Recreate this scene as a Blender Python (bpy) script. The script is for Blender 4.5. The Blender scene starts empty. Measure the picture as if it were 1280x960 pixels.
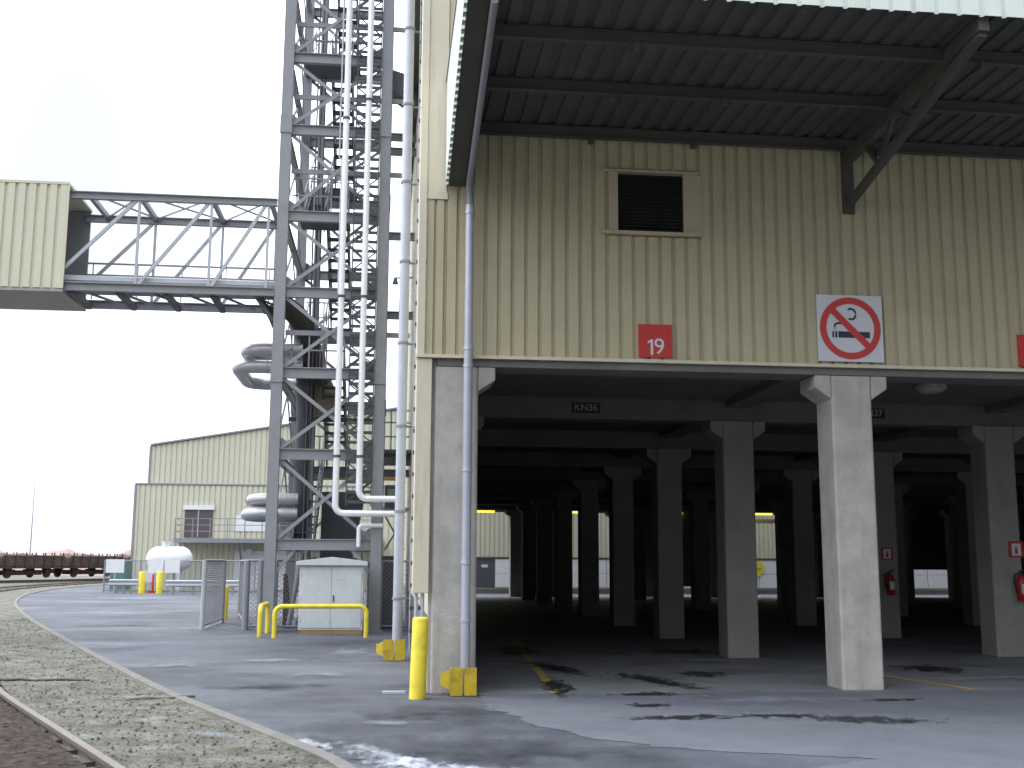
import bpy, bmesh, math, random
from mathutils import Vector, Matrix
random.seed(7)
R = math.radians
scene = bpy.context.scene
col = scene.collection

# ------------------------------------------------------------------ camera
yaw, pitch, roll = 0.1094, 0.1579, 0.0048
F = Vector((math.sin(yaw)*math.cos(pitch), math.cos(yaw)*math.cos(pitch), math.sin(pitch)))
R0 = Vector((math.cos(yaw), -math.sin(yaw), 0)); U0 = R0.cross(F)
RR = R0*math.cos(roll)+U0*math.sin(roll); UU = U0*math.cos(roll)-R0*math.sin(roll)
cd = bpy.data.cameras.new('camera'); cam = bpy.data.objects.new('camera', cd); col.objects.link(cam)
cam.matrix_world = Matrix(((RR.x, UU.x, -F.x, 0), (RR.y, UU.y, -F.y, 0), (RR.z, UU.z, -F.z, 1.6), (0, 0, 0, 1)))
cd.sensor_width = 36.0; cd.lens = 36.0*1403/1280; cd.clip_end = 3000; cd.clip_start = 0.05
scene.camera = cam

# ------------------------------------------------------------------ sky and sun
SUN_EL, SUN_AZ = R(44), R(-62)        # azimuth measured from +Y towards +X (the sun stands to the left, a little ahead)
SUN_STRENGTH, SKY_STRENGTH, EXPOSURE = 1.3, 0.15, 0.02
CLOUD_LOW, CLOUD_HIGH = 2.8, 30.0
GAPDIR = (F+RR*(-690/1403)+UU*(330/1403)).normalized()[:]      # a thin blue gap in the cloud, high on the left
w = bpy.data.worlds.new("World"); scene.world = w; w.use_nodes = True
nt = w.node_tree; nt.nodes.clear()
out = nt.nodes.new('ShaderNodeOutputWorld'); bg = nt.nodes.new('ShaderNodeBackground')
sky = nt.nodes.new('ShaderNodeTexSky'); sky.sky_type = 'NISHITA'; sky.sun_disc = False
sky.sun_elevation = SUN_EL; sky.sun_rotation = SUN_AZ; sky.air_density = 1.6; sky.dust_density = 5.0; sky.ozone_density = 1.5
tc = nt.nodes.new('ShaderNodeTexCoord'); mp = nt.nodes.new('ShaderNodeMapping'); mp.inputs['Scale'].default_value = (1, 1, 2.2)
nz = nt.nodes.new('ShaderNodeTexNoise'); nz.inputs['Scale'].default_value = 1.6; nz.inputs['Detail'].default_value = 6
rp = nt.nodes.new('ShaderNodeValToRGB'); rp.color_ramp.elements[0].position = 0.30; rp.color_ramp.elements[1].position = 0.50
rp.color_ramp.elements[0].color = (.93, .93, .93, 1); rp.color_ramp.elements[1].color = (.98, .98, .98, 1)
mx = nt.nodes.new('ShaderNodeMixRGB')
# the overcast is far brighter towards the veiled sun than behind the viewer
def sky_dot(v):
    d = nt.nodes.new('ShaderNodeVectorMath'); d.operation = 'DOT_PRODUCT'; d.inputs[1].default_value = v
    nt.links.new(tc.outputs['Generated'], d.inputs[0]); return d.outputs['Value']
sv = (math.sin(SUN_AZ)*math.cos(SUN_EL), math.cos(SUN_AZ)*math.cos(SUN_EL), math.sin(SUN_EL))
br_ = nt.nodes.new('ShaderNodeMapRange'); br_.interpolation_type = 'SMOOTHSTEP'
for i_, v_ in zip((1, 2, 3, 4), (-.55, .8, CLOUD_LOW, CLOUD_HIGH)): br_.inputs[i_].default_value = v_
nt.links.new(sky_dot(sv), br_.inputs[0])
cl_ = nt.nodes.new('ShaderNodeVectorMath'); cl_.operation = 'SCALE'; cl_.inputs[0].default_value = (.93, .98, 1.08)
sx_ = nt.nodes.new('ShaderNodeSeparateXYZ'); nt.links.new(tc.outputs['Generated'], sx_.inputs[0])
el_ = nt.nodes.new('ShaderNodeMapRange'); nt.links.new(sx_.outputs['Z'], el_.inputs[0])      # an overcast zenith is about three times its horizon
for i_, v_ in zip((1, 2, 3, 4), (0, 1, .30, 1.1)): el_.inputs[i_].default_value = v_
bm_ = nt.nodes.new('ShaderNodeMath'); bm_.operation = 'MULTIPLY'
nt.links.new(br_.outputs[0], bm_.inputs[0]); nt.links.new(el_.outputs[0], bm_.inputs[1]); nt.links.new(bm_.outputs[0], cl_.inputs['Scale']); nt.links.new(cl_.outputs[0], mx.inputs[2])
gap = nt.nodes.new('ShaderNodeMapRange'); gap.interpolation_type = 'SMOOTHSTEP'
for i_, v_ in zip((1, 2, 3, 4), (.965, .998, 1, .1)): gap.inputs[i_].default_value = v_
nt.links.new(sky_dot(GAPDIR), gap.inputs[0])
gm = nt.nodes.new('ShaderNodeMath'); gm.operation = 'MULTIPLY'; nt.links.new(gap.outputs[0], gm.inputs[1])
nt.links.new(tc.outputs['Generated'], mp.inputs[0]); nt.links.new(mp.outputs[0], nz.inputs['Vector'])
nt.links.new(nz.outputs['Fac'], rp.inputs[0]); nt.links.new(rp.outputs[0], gm.inputs[0]); nt.links.new(gm.outputs[0], mx.inputs[0])
nt.links.new(sky.outputs[0], mx.inputs[1]); nt.links.new(mx.outputs[0], bg.inputs['Color'])
bg.inputs['Strength'].default_value = SKY_STRENGTH
nt.links.new(bg.outputs[0], out.inputs['Surface'])
sd = bpy.data.lights.new('sun', 'SUN'); sd.energy = SUN_STRENGTH; sd.angle = R(14); sd.color = (1.0, .95, .87)
so = bpy.data.objects.new('sun', sd); col.objects.link(so)
sdir = Vector((math.sin(SUN_AZ)*math.cos(SUN_EL), math.cos(SUN_AZ)*math.cos(SUN_EL), math.sin(SUN_EL)))
so.rotation_euler = sdir.to_track_quat('Z', 'Y').to_euler(); so.location = sdir*60
vs = scene.view_settings; vs.view_transform = 'Standard'; vs.look = 'None'; vs.gamma = 1; vs.use_curve_mapping = False
vs.exposure = EXPOSURE

# ------------------------------------------------------------------ materials
MATS = {}
def mat(name, c, rough=.7, metal=0, var=.12, vscale=3.0, bump=0.0, bscale=60, dirt=None, dscale=.6, emit=None, streak=None, spec=.5):
    """Principled material; colour varied by two noises, optional dirt colour and vertical streaks"""
    if name in MATS: return MATS[name]
    m = bpy.data.materials.new(name); m.use_nodes = True; n = m.node_tree; N = n.nodes; L = n.links
    b = N['Principled BSDF']; b.inputs['Roughness'].default_value = rough; b.inputs['Metallic'].default_value = metal
    b.inputs['Specular IOR Level'].default_value = spec
    g = N.new('ShaderNodeNewGeometry')
    nz = N.new('ShaderNodeTexNoise'); nz.inputs['Scale'].default_value = vscale; nz.inputs['Detail'].default_value = 8; nz.inputs['Roughness'].default_value = .65
    L.new(g.outputs['Position'], nz.inputs['Vector'])
    r = N.new('ShaderNodeValToRGB'); r.color_ramp.elements[0].position = .25; r.color_ramp.elements[1].position = .75
    r.color_ramp.elements[0].color = tuple(max(0, x*(1-var)) for x in c)+(1,); r.color_ramp.elements[1].color = tuple(min(1, x*(1+var)) for x in c)+(1,)
    L.new(nz.outputs['Fac'], r.inputs[0]); last = r.outputs[0]
    def overlay(last, colr, sc, lo, hi, amt, stretch=(1, 1, 1)):
        mp = N.new('ShaderNodeMapping'); mp.inputs['Scale'].default_value = stretch; L.new(g.outputs['Position'], mp.inputs[0])
        z = N.new('ShaderNodeTexNoise'); z.inputs['Scale'].default_value = sc; z.inputs['Detail'].default_value = 7; z.inputs['Roughness'].default_value = .7
        L.new(mp.outputs[0], z.inputs['Vector'])
        mr = N.new('ShaderNodeMapRange'); mr.inputs[1].default_value = lo; mr.inputs[2].default_value = hi; mr.inputs[3].default_value = 0; mr.inputs[4].default_value = amt
        L.new(z.outputs['Fac'], mr.inputs[0]); x = N.new('ShaderNodeMixRGB'); x.inputs[2].default_value = tuple(colr)+(1,)
        L.new(mr.outputs[0], x.inputs[0]); L.new(last, x.inputs[1]); return x.outputs[0]
    if dirt: last = overlay(last, dirt, dscale, .48, .72, .75)
    if streak: last = overlay(last, streak, 5.0, .52, .8, .7, (1, 1, .12))
    L.new(last, b.inputs['Base Color'])
    if bump:
        z = N.new('ShaderNodeTexNoise'); z.inputs['Scale'].default_value = bscale; z.inputs['Detail'].default_value = 6
        L.new(g.outputs['Position'], z.inputs['Vector'])
        bp = N.new('ShaderNodeBump'); bp.inputs['Strength'].default_value = bump; bp.inputs['Distance'].default_value = .02
        L.new(z.outputs['Fac'], bp.inputs['Height']); L.new(bp.outputs[0], b.inputs['Normal'])
    if emit:
        b.inputs['Emission Color'].default_value = tuple(c)+(1,); b.inputs['Emission Strength'].default_value = emit
    MATS[name] = m; return m

BEIGE = mat('beige_cladding', (.475, .425, .275), .45, var=.06, vscale=.8, streak=(.36, .305, .21), dirt=(.41, .365, .24), dscale=1.1)
BEIGE2 = mat('pale_cladding', (.58, .565, .44), .5, var=.05, vscale=.5, streak=(.52, .50, .39))
TRIM = mat('beige_trim', (.62, .57, .43), .5, var=.05, streak=(.36, .31, .22))
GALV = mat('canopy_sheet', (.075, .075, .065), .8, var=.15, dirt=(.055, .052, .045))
FASCIA = mat('fascia_sheet', (.72, .77, .71), .45, var=.05, streak=(.5, .55, .5))
CONC = mat('concrete', (.43, .41, .375), .85, var=.2, vscale=3.2, bump=.35, bscale=30, dirt=(.31, .295, .27), dscale=1.7, streak=(.27, .255, .235))
CONC2 = mat('shaded_column_concrete', (.31, .30, .27), .88, var=.22, vscale=2.8, bump=.3, bscale=30, dirt=(.22, .21, .19), dscale=1.4, streak=(.21, .205, .19))  # inner columns: same concrete with the hall's shade put into the colour
CONCIN = mat('shaded_hall_concrete', (.16, .155, .14), .9, var=.2, vscale=1.5, bump=.2, bscale=30)  # concrete colour lowered to carry the dimness of the hall
FLOOR = mat('floor_concrete', (.17, .175, .185), .7, var=.28, vscale=.9, bump=.15, bscale=25, dirt=(.04, .04, .045), dscale=.55)
APRON = mat('apron_concrete', (.112, .122, .142), .75, var=.16, vscale=2.2, bump=.3, bscale=45, dirt=(.075, .08, .095), dscale=.5)
STEEL = mat('grey_painted_steel', (.25, .26, .285), .5, var=.14, vscale=1.5, dirt=(.17, .172, .185), dscale=1.5)
STEELD = mat('dark_grey_steel', (.07, .075, .088), .6, var=.2)
PALEST = mat('pale_grey_steel', (.40, .42, .46), .5, var=.1)
GALVP = mat('galvanised_pipe', (.46, .48, .54), .42, .3, var=.1, vscale=6, streak=(.34, .35, .39))
WHITEP = mat('white_pipe_jacket', (.78, .80, .84), .35, .15, var=.06)
SILVER = mat('silver_duct_jacket', (.46, .46, .49), .38, .5, var=.1, vscale=2)
WHITE = mat('white_paint', (.74, .76, .79), .5, var=.05, streak=(.6, .61, .63))
CABW = mat('cabinet_paint', (.56, .59, .62), .5, var=.07, dirt=(.47, .49, .50), dscale=2.2, streak=(.45, .47, .50))
YEL = mat('yellow_paint', (.80, .66, .045), .5, var=.09, vscale=5, dirt=(.55, .43, .05), dscale=4)
YELD = mat('orange_yellow_paint', (.55, .39, .02), .55, var=.2, vscale=9, dirt=(.22, .14, .03), dscale=5)
YELT = mat('worn_yellow_marking', (.42, .30, .08), .8, var=.3, vscale=8, dirt=(.15, .14, .12), dscale=5)
RED = mat('red_sign', (.52, .035, .03), .5, var=.06)
REDRING = mat('red_ring', (.55, .05, .045), .5, var=.05)
REDEXT = mat('red_enamel', (.42, .02, .02), .35, var=.1)
NAVY = mat('navy_ink', (.03, .035, .06), .5, var=.1)
BLACK = mat('black_rubber', (.012, .012, .013), .6, var=.2)
SIGNW = mat('sign_white', (.62, .63, .66), .5, var=.03)
DARKGL = mat('dark_louvre', (.012, .012, .012), .6, var=.2)
DOORD = mat('dark_door', (.10, .075, .085), .6, var=.1)
RUST = mat('rusty_steel', (.075, .048, .040), .85, var=.35, vscale=2.5, dirt=(.13, .11, .09), dscale=1.5)
RUSTR = mat('rusty_ballast', (.042, .030, .023), .95, var=.45, vscale=7, bump=1.0, bscale=18, dirt=(.075, .065, .05), dscale=2)
RAILM = mat('worn_rail_steel', (.17, .145, .12), .45, .3, var=.2, vscale=4)
WOOD = mat('weathered_wood', (.06, .048, .038), .9, var=.35, vscale=9)
KERB = mat('kerb_concrete', (.15, .147, .13), .85, var=.2, vscale=3, bump=.3, bscale=30, dirt=(.10, .095, .085), dscale=2)
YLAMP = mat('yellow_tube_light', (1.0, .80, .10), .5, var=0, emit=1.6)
CHUTE = mat('dark_rubber_chute', (.05, .045, .042), .7, var=.3)
MOUND = mat('reddish_earth', (.30, .20, .19), .95, var=.3, vscale=.3)
GREEN = mat('green_tarpaulin', (.07, .17, .16), .7, var=.1)
BRASS = mat('beige_gearbox', (.30, .25, .19), .7, var=.2)

def ground_mat(name, stops, scale, bump, bscale, rough=.9, extra=None):
    m = bpy.data.materials.new(name); m.use_nodes = True; n = m.node_tree; N = n.nodes; L = n.links; b = N['Principled BSDF']
    b.inputs['Roughness'].default_value = rough
    g = N.new('ShaderNodeNewGeometry')
    a = N.new('ShaderNodeTexNoise'); a.inputs['Scale'].default_value = scale; a.inputs['Detail'].default_value = 12; a.inputs['Roughness'].default_value = .72
    L.new(g.outputs['Position'], a.inputs['Vector'])
    r = N.new('ShaderNodeValToRGB'); e = r.color_ramp.elements
    while len(e) < len(stops): e.new(.5)
    for i, (p, c) in enumerate(stops): e[i].position = p; e[i].color = c+(1,)
    L.new(a.outputs['Fac'], r.inputs[0]); last = r.outputs[0]
    z = N.new('ShaderNodeTexNoise'); z.inputs['Scale'].default_value = bscale; z.inputs['Detail'].default_value = 5
    L.new(g.outputs['Position'], z.inputs['Vector'])
    mr = N.new('ShaderNodeMapRange'); mr.inputs[1].default_value = .3; mr.inputs[2].default_value = .7; mr.inputs[3].default_value = .75; mr.inputs[4].default_value = 1.25
    L.new(z.outputs['Fac'], mr.inputs[0]); mu = N.new('ShaderNodeMixRGB'); mu.blend_type = 'MULTIPLY'; mu.inputs[0].default_value = 1
    L.new(last, mu.inputs[1]); L.new(mr.outputs[0], mu.inputs[2]); last = mu.outputs[0]
    if extra:
        for (c, sc, lo, hi, amt, st, rot) in extra:
            mp = N.new('ShaderNodeMapping'); mp.inputs['Scale'].default_value = st; mp.inputs['Rotation'].default_value = (0, 0, rot); L.new(g.outputs['Position'], mp.inputs[0])
            q = N.new('ShaderNodeTexNoise'); q.inputs['Scale'].default_value = sc; q.inputs['Detail'].default_value = 6; q.inputs['Roughness'].default_value = .6; L.new(mp.outputs[0], q.inputs['Vector'])
            mr = N.new('ShaderNodeMapRange'); mr.inputs[1].default_value = lo; mr.inputs[2].default_value = hi; mr.inputs[4].default_value = amt; L.new(q.outputs['Fac'], mr.inputs[0])
            x = N.new('ShaderNodeMixRGB'); x.inputs[2].default_value = c+(1,); L.new(mr.outputs[0], x.inputs[0]); L.new(last, x.inputs[1]); last = x.outputs[0]
    L.new(last, b.inputs['Base Color'])
    bp = N.new('ShaderNodeBump'); bp.inputs['Strength'].default_value = bump; bp.inputs['Distance'].default_value = .03
    L.new(z.outputs['Fac'], bp.inputs['Height']); L.new(bp.outputs[0], b.inputs['Normal'])
    return m
ASPH = ground_mat('asphalt', [(.36, (.024, .027, .036)), (.62, (.066, .073, .092))], .38, .35, 55, .72,
                  [((.13, .14, .16), .30, .44, .66, .75, (.7, 1.1, 1), R(-8)), ((.10, .108, .13), 1.7, .5, .7, .5, (1, 1, 1), 0), ((.032, .034, .043), .5, .55, .75, .7, (1, 1.4, 1), R(25)), ((.20, .21, .23), .9, .66, .82, .4, (.35, 2.2, 1), R(-5))])
DIRT = ground_mat('dirt_and_gravel', [(.25, (.045, .046, .034)), (.45, (.095, .093, .072)), (.6, (.16, .155, .13)), (.75, (.075, .072, .052))], 2.2, 1.0, 22, .95,
                  [((.26, .27, .28), 1.6, .56, .72, .6, (1, 1, 1), 0), ((.04, .034, .025), 1.1, .60, .75, .7, (1, 1, 1), 0)])

def spill_mat(name, c, amt=1.0, sc=2.0, hard=.25, rough=.9):
    """irregular thin layer: noise eats away its edge, see-through elsewhere"""
    m = bpy.data.materials.new(name); m.use_nodes = True; n = m.node_tree; N = n.nodes; L = n.links; b = N['Principled BSDF']
    b.inputs['Base Color'].default_value = c+(1,); b.inputs['Roughness'].default_value = rough
    tc = N.new('ShaderNodeTexCoord'); g = N.new('ShaderNodeNewGeometry')
    ln = N.new('ShaderNodeVectorMath'); ln.operation = 'LENGTH'; L.new(tc.outputs['Object'], ln.inputs[0])
    z = N.new('ShaderNodeTexNoise'); z.inputs['Scale'].default_value = sc; z.inputs['Detail'].default_value = 9; z.inputs['Roughness'].default_value = .68
    mp = N.new('ShaderNodeMapping'); mp.inputs['Scale'].default_value = (1.6, .8, 1); L.new(g.outputs['Position'], mp.inputs[0]); L.new(mp.outputs[0], z.inputs['Vector'])
    a = N.new('ShaderNodeMath'); a.operation = 'MULTIPLY_ADD'; a.inputs[1].default_value = 2.2; a.inputs[2].default_value = -.55; L.new(z.outputs['Fac'], a.inputs[0])
    s = N.new('ShaderNodeMath'); s.operation = 'SUBTRACT'; L.new(a.outputs[0], s.inputs[0]); L.new(ln.outputs['Value'], s.inputs[1])
    mr = N.new('ShaderNodeMapRange'); mr.inputs[1].default_value = 0; mr.inputs[2].default_value = hard; mr.inputs[4].default_value = amt; L.new(s.outputs[0], mr.inputs[0])
    L.new(mr.outputs[0], b.inputs['Alpha']); return m

# ------------------------------------------------------------------ mesh helpers
class MB:
    def __init__(s): s.v = []; s.f = []; s.sm = []
    def add(s, vs, fs, smooth=False):
        o = len(s.v); s.v += [tuple(x) for x in vs]; s.f += [tuple(i+o for i in f) for f in fs]; s.sm += [smooth]*len(fs); return s
    def box(s, x0, x1, y0, y1, z0, z1):
        return s.add([(x0, y0, z0), (x1, y0, z0), (x1, y1, z0), (x0, y1, z0), (x0, y0, z1), (x1, y0, z1), (x1, y1, z1), (x0, y1, z1)],
                     [(0, 3, 2, 1), (4, 5, 6, 7), (0, 1, 5, 4), (1, 2, 6, 5), (2, 3, 7, 6), (3, 0, 4, 7)])
    def prism(s, pts, d):
        """pts: list of 3-D points (planar outline); d: extrusion vector"""
        n = len(pts); d = Vector(d); p = [Vector(q) for q in pts]
        return s.add(p+[q+d for q in p], [tuple(range(n))[::-1], tuple(range(n, 2*n))]+[(i, (i+1) % n, (i+1) % n+n, i+n) for i in range(n)])
    def bar(s, p, q, wd=.06, ht=None, up=(0, 0, 1)):
        ht = ht or wd; p = Vector(p); q = Vector(q); d = (q-p).normalized(); u = Vector(up)
        if abs(d.dot(u)) > .98: u = Vector((0, 1, 0))
        a = d.cross(u).normalized(); b = a.cross(d).normalized()
        pts = [p+a*(i*wd/2)+b*(j*ht/2) for i, j in ((-1, -1), (1, -1), (1, 1), (-1, 1))]
        return s.prism(pts, q-p)
    def ibeam(s, p, q, h=.2, b=.12, t=.02, up=(0, 0, 1)):
        p = Vector(p); q = Vector(q); d = (q-p).normalized(); u = Vector(up)
        if abs(d.dot(u)) > .98: u = Vector((0, 1, 0))
        a = d.cross(u).normalized(); n = a.cross(d).normalized()
        o = [(-b/2, -h/2), (b/2, -h/2), (b/2, -h/2+t), (t/2, -h/2+t), (t/2, h/2-t), (b/2, h/2-t), (b/2, h/2), (-b/2, h/2), (-b/2, h/2-t), (-t/2, h/2-t), (-t/2, -h/2+t), (-b/2, -h/2+t)]
        return s.prism([p+a*x+n*y for x, y in o], q-p)
    def tube(s, path, r, n=12, caps=True):
        path = [Vector(p) for p in path]; rr = r if isinstance(r, list) else [r]*len(path); vs = []; a0 = None
        for i, p in enumerate(path):
            d = (path[min(i+1, len(path)-1)]-path[max(i-1, 0)]).normalized()
            if a0 is None:
                a0 = d.cross(Vector((0, 0, 1)) if abs(d.z) < .9 else Vector((0, 1, 0))).normalized()
            a0 = (a0-d*a0.dot(d)).normalized(); b = d.cross(a0)
            vs += [p+(a0*math.cos(2*math.pi*k/n)+b*math.sin(2*math.pi*k/n))*rr[i] for k in range(n)]
        m = len(path)
        s.add(vs, [(i*n+k, i*n+(k+1) % n, (i+1)*n+(k+1) % n, (i+1)*n+k) for i in range(m-1) for k in range(n)], True)
        if caps:
            s.add(vs[:n], [tuple(range(n))[::-1]]); s.add(vs[-n:], [tuple(range(n))])
        return s
    def corr(s, o, u, nrm, v, length, width_v, pitch=.18, depth=.035, crest=.62, t=.004):
        """trapezoid sheet: origin o, ribs repeat along u, stand out along nrm, run along v"""
        o, u, nrm, v = map(Vector, (o, u, nrm, v)); pts = []; x = 0; sl = .012
        while x < length-1e-6:
            c = pitch*crest; gw = pitch-c
            for dx, dn in ((0, 1), (c-sl, 1), (c, 0), (pitch-sl, 0)):
                if x+dx <= length: pts.append((x+dx, dn*depth))
            x += pitch
        pts.append((length, depth))
        prof = [o+u*a+nrm*b for a, b in pts]; back = [p-nrm*t for p in prof]; n = len(pts)
        vs = prof+[p+v*width_v for p in prof]+back+[p+v*width_v for p in back]; fs = []
        for i in range(n-1):
            fs += [(i, i+1, n+i+1, n+i), (2*n+i, 3*n+i, 3*n+i+1, 2*n+i+1), (i, 2*n+i, 2*n+i+1, i+1), (n+i, n+i+1, 3*n+i+1, 3*n+i)]
        return s.add(vs, fs)
    def build(s, name, m, parent=None, bevel=0):
        me = bpy.data.meshes.new(name); me.from_pydata(s.v, [], s.f); me.update()
        for p, q in zip(me.polygons, s.sm): p.use_smooth = q
        bm = bmesh.new(); bm.from_mesh(me); bmesh.ops.recalc_face_normals(bm, faces=bm.faces)
        bm.to_mesh(me); bm.free()
        me.materials.append(m); o = bpy.data.objects.new(name, me); col.objects.link(o)
        if parent: o.parent = parent; o.matrix_parent_inverse = parent_inv(parent)
        if bevel:
            b = o.modifiers.new('edge', 'BEVEL'); b.width = bevel; b.segments = 2; b.limit_method = 'ANGLE'
        return o
def world_of(o):
    m = Matrix.LocRotScale(o.location, o.rotation_euler, o.scale)
    return (world_of(o.parent) @ o.matrix_parent_inverse @ m) if o.parent else m
def parent_inv(p): return world_of(p).inverted()
def tag(o, label=None, cat=None, group=None, kind=None):
    if label: o['label'] = label
    if cat: o['category'] = cat
    if group: o['group'] = group
    if kind: o['kind'] = kind
    return o
def thing(name, label, cat, loc=(0, 0, 0), group=None):
    o = bpy.data.objects.new(name, None); col.objects.link(o); o.location = loc; o.empty_display_size = .2
    return tag(o, label, cat, group)
def struct(o): o['kind'] = 'structure'; return o
def arc(c, a, b, r, n=6):
    """corner of a pipe: from direction a into direction b round point c"""
    c = Vector(c); a = Vector(a).normalized(); b = Vector(b).normalized(); o = c-a*r+b*r
    return [o-b*r*math.cos(t*math.pi/2/n)+a*r*math.sin(t*math.pi/2/n) for t in range(n+1)]
def route(pts, r, n=6):
    """polyline with right-angled corners rounded"""
    P = [Vector(p) for p in pts]; o = [P[0]]
    for i in range(1, len(P)-1): o += arc(P[i], P[i]-P[i-1], P[i+1]-P[i], r, n)
    return o+[P[-1]]
def catmull(P, n=10):
    o = []; P = [Vector(p) for p in P]
    for i in range(len(P)-1):
        a, b, c, d = P[max(i-1, 0)], P[i], P[i+1], P[min(i+2, len(P)-1)]
        for k in range(n):
            t = k/n; o.append(.5*((2*b)+(c-a)*t+(2*a-5*b+4*c-d)*t*t+(3*b-a-3*c+d)*t**3))
    return o+[P[-1]]
def text(body, size, m, parent, loc, rot=(R(90), 0, 0), name='lettering', bold=0.0):
    cu = bpy.data.curves.new(name, 'FONT'); cu.body = body; cu.size = size; cu.extrude = .002; cu.align_x = 'CENTER'; cu.align_y = 'CENTER'; cu.offset = bold
    t = bpy.data.objects.new(name, cu); col.objects.link(t); bpy.context.view_layer.update()
    me = bpy.data.meshes.new_from_object(t.evaluated_get(bpy.context.evaluated_depsgraph_get()))
    bpy.data.objects.remove(t); me.name = name; me.materials.clear(); me.materials.append(m)
    me.transform(Matrix.Translation(loc) @ Matrix.Rotation(R(90), 4, 'X'))
    o = bpy.data.objects.new(name, me); col.objects.link(o); o.parent = parent; o.matrix_parent_inverse = parent_inv(parent); return o

# ------------------------------------------------------------------ ground
KP = [(8.6, -5), (6.4, -2.2), (4.2, 1.0), (2.35, 4.2), (.95, 6.75), (-.04, 8.8), (-.42, 9.9), (-1.26, 11.79), (-2.41, 14.3), (-3.36, 16.6), (-4.82, 20.3), (-6.85, 25.5), (-9.07, 31.3), (-11.5, 38), (-14.42, 46.8), (-17.0, 56.6), (-18.6, 66), (-19.2, 76), (-18.6, 90), (-16, 110), (-8, 135)]
KP = [(x*.975, y*.975) for x, y in KP]
KC = catmull([(x, y, 0) for x, y in KP], 8)
def offset_curve(C, d):
    o = []
    for i, p in enumerate(C):
        t = (C[min(i+1, len(C)-1)]-C[max(i-1, 0)]).normalized(); o.append(p+Vector((-t.y, t.x, 0))*d)
    return o
def sweep(C, prof):
    """prof: closed (lateral, z) outline swept along the plan curve C; lateral + is to the left of travel"""
    m = MB(); n = len(prof); vs = []
    for i, p in enumerate(C):
        t = (C[min(i+1, len(C)-1)]-C[max(i-1, 0)]).normalized(); a = Vector((-t.y, t.x, 0))
        vs += [p+a*x+Vector((0, 0, z)) for x, z in prof]
    fs = [(i*n+k, i*n+(k+1) % n, (i+1)*n+(k+1) % n, (i+1)*n+k) for i in range(len(C)-1) for k in range(n)]
    fs += [tuple(range(n)), tuple(range((len(C)-1)*n, len(C)*n))]
    return m.add(vs, fs)
S = 1500
struct(MB().add([(-S, -60, -.004), (S, -60, -.004), (S, S, -.004), (-S, S, -.004)], [(0, 1, 2, 3)]).build('ground', DIRT))
KL = offset_curve(KC, 0.0)
# yard: strip fan from the kerb curve to the right-hand side
m = MB(); vs = []
for p in KC: vs += [(p.x, p.y, .002), (90, p.y, .002)]
m.add(vs, [(2*i, 2*i+1, 2*i+3, 2*i+2) for i in range(len(KC)-1)]); struct(m.build('asphalt_yard', ASPH))
struct(sweep(KC, [(-.03, 0), (-.03, .03), (-.02, .04), (.085, .04), (.095, .03), (.095, -.03)]).build('kerb', KERB))
# rough strip of broken ballast between kerb and track, real relief
def relief(C, d0, d1, n, amp, z0, sub=3, zf=None):
    rows = []; cc = []
    for i in range(len(C)-1):
        for k in range(sub): cc.append(C[i].lerp(C[i+1], k/sub))
    cc.append(C[-1]); vs = []
    for i, p in enumerate(cc):
        t = (cc[min(i+1, len(cc)-1)]-cc[max(i-1, 0)]).normalized(); a = Vector((-t.y, t.x, 0))
        for k in range(n+1):
            q = p+a*(d0+(d1-d0)*k/n); vs.append((q.x, q.y, z0+random.random()*amp))
    return MB().add(vs, [(i*(n+1)+k, i*(n+1)+k+1, (i+1)*(n+1)+k+1, (i+1)*(n+1)+k) for i in range(len(cc)-1) for k in range(n)], True)
near = [p for p in KC if -3 < p.y < 34]
struct(relief(near, .09, 1.74, 40, .02, .002, 16).build('gravel_strip', DIRT))
struct(relief(near, 1.85, 4.8, 50, .045, .008, 16).build('ballast_bed', RUSTR))
far_ = [p for p in KC if p.y >= 32]
struct(relief(far_, .09, 1.74, 6, .04, -.005, 3).build('gravel_verge', DIRT))
struct(relief(far_, 1.85, 4.8, 8, .05, .0, 3).build('ballast_bed', RUSTR))
# railway track
tr = thing('railway_track', 'worn curved railway track beside the kerb, sunk in rusty ballast', 'railway track', (-3, 10, 0))
railprof = [(-.065, 0), (.065, 0), (.065, .012), (.012, .03), (.012, .10), (.035, .11), (.035, .145), (-.035, .145), (-.035, .11), (-.012, .10), (-.012, .03), (-.065, .012)]
RP = [(2.6, -1.0), (1.0, 2.6), (-.6, 6.1), (-1.91, 8.86), (-2.89, 10.87), (-4.38, 13.95), (-5.35, 16.35)]+[tuple(p)[:2] for p in offset_curve(KC, 1.86)[::8] if p.y > 18.5]
RC = catmull([(x, y, 0) for x, y in RP], 8)
for d in (0, 1.48): sweep(offset_curve(RC, d), [(a, z-.05) for a, z in railprof]).build('rail', RAILM, tr)
cl = offset_curve(RC, .74); acc = 0; m = MB()
for i in range(len(cl)-1):
    seg = (cl[i+1]-cl[i]).length; k = 0
    while acc < seg:
        p = cl[i].lerp(cl[i+1], acc/seg); t = (cl[i+1]-cl[i]).normalized(); a = Vector((-t.y, t.x, 0))
        if p.y < 90: m.bar(p-a*.86+Vector((0, 0, -.01)), p+a*1.15+Vector((0, 0, -.01+random.uniform(-.01, .012))), .24, .08)
        acc += .65
    acc -= seg
m.build('sleepers', WOOD, tr)
# second track, under the wagons
WA, WD = Vector((-31.5, 77, 0)), Vector((6.3, 15, 0)).normalized()
tr2 = thing('railway_track', 'straight railway track beneath the rusty stake wagons', 'railway track', tuple(WA))
WN = Vector((-WD.y, WD.x, 0))
for s in (-.75, .75): sweep([WA-WD*12+WN*s, WA+WD*50+WN*s], railprof).build('rail', RAILM, tr2)
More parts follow.
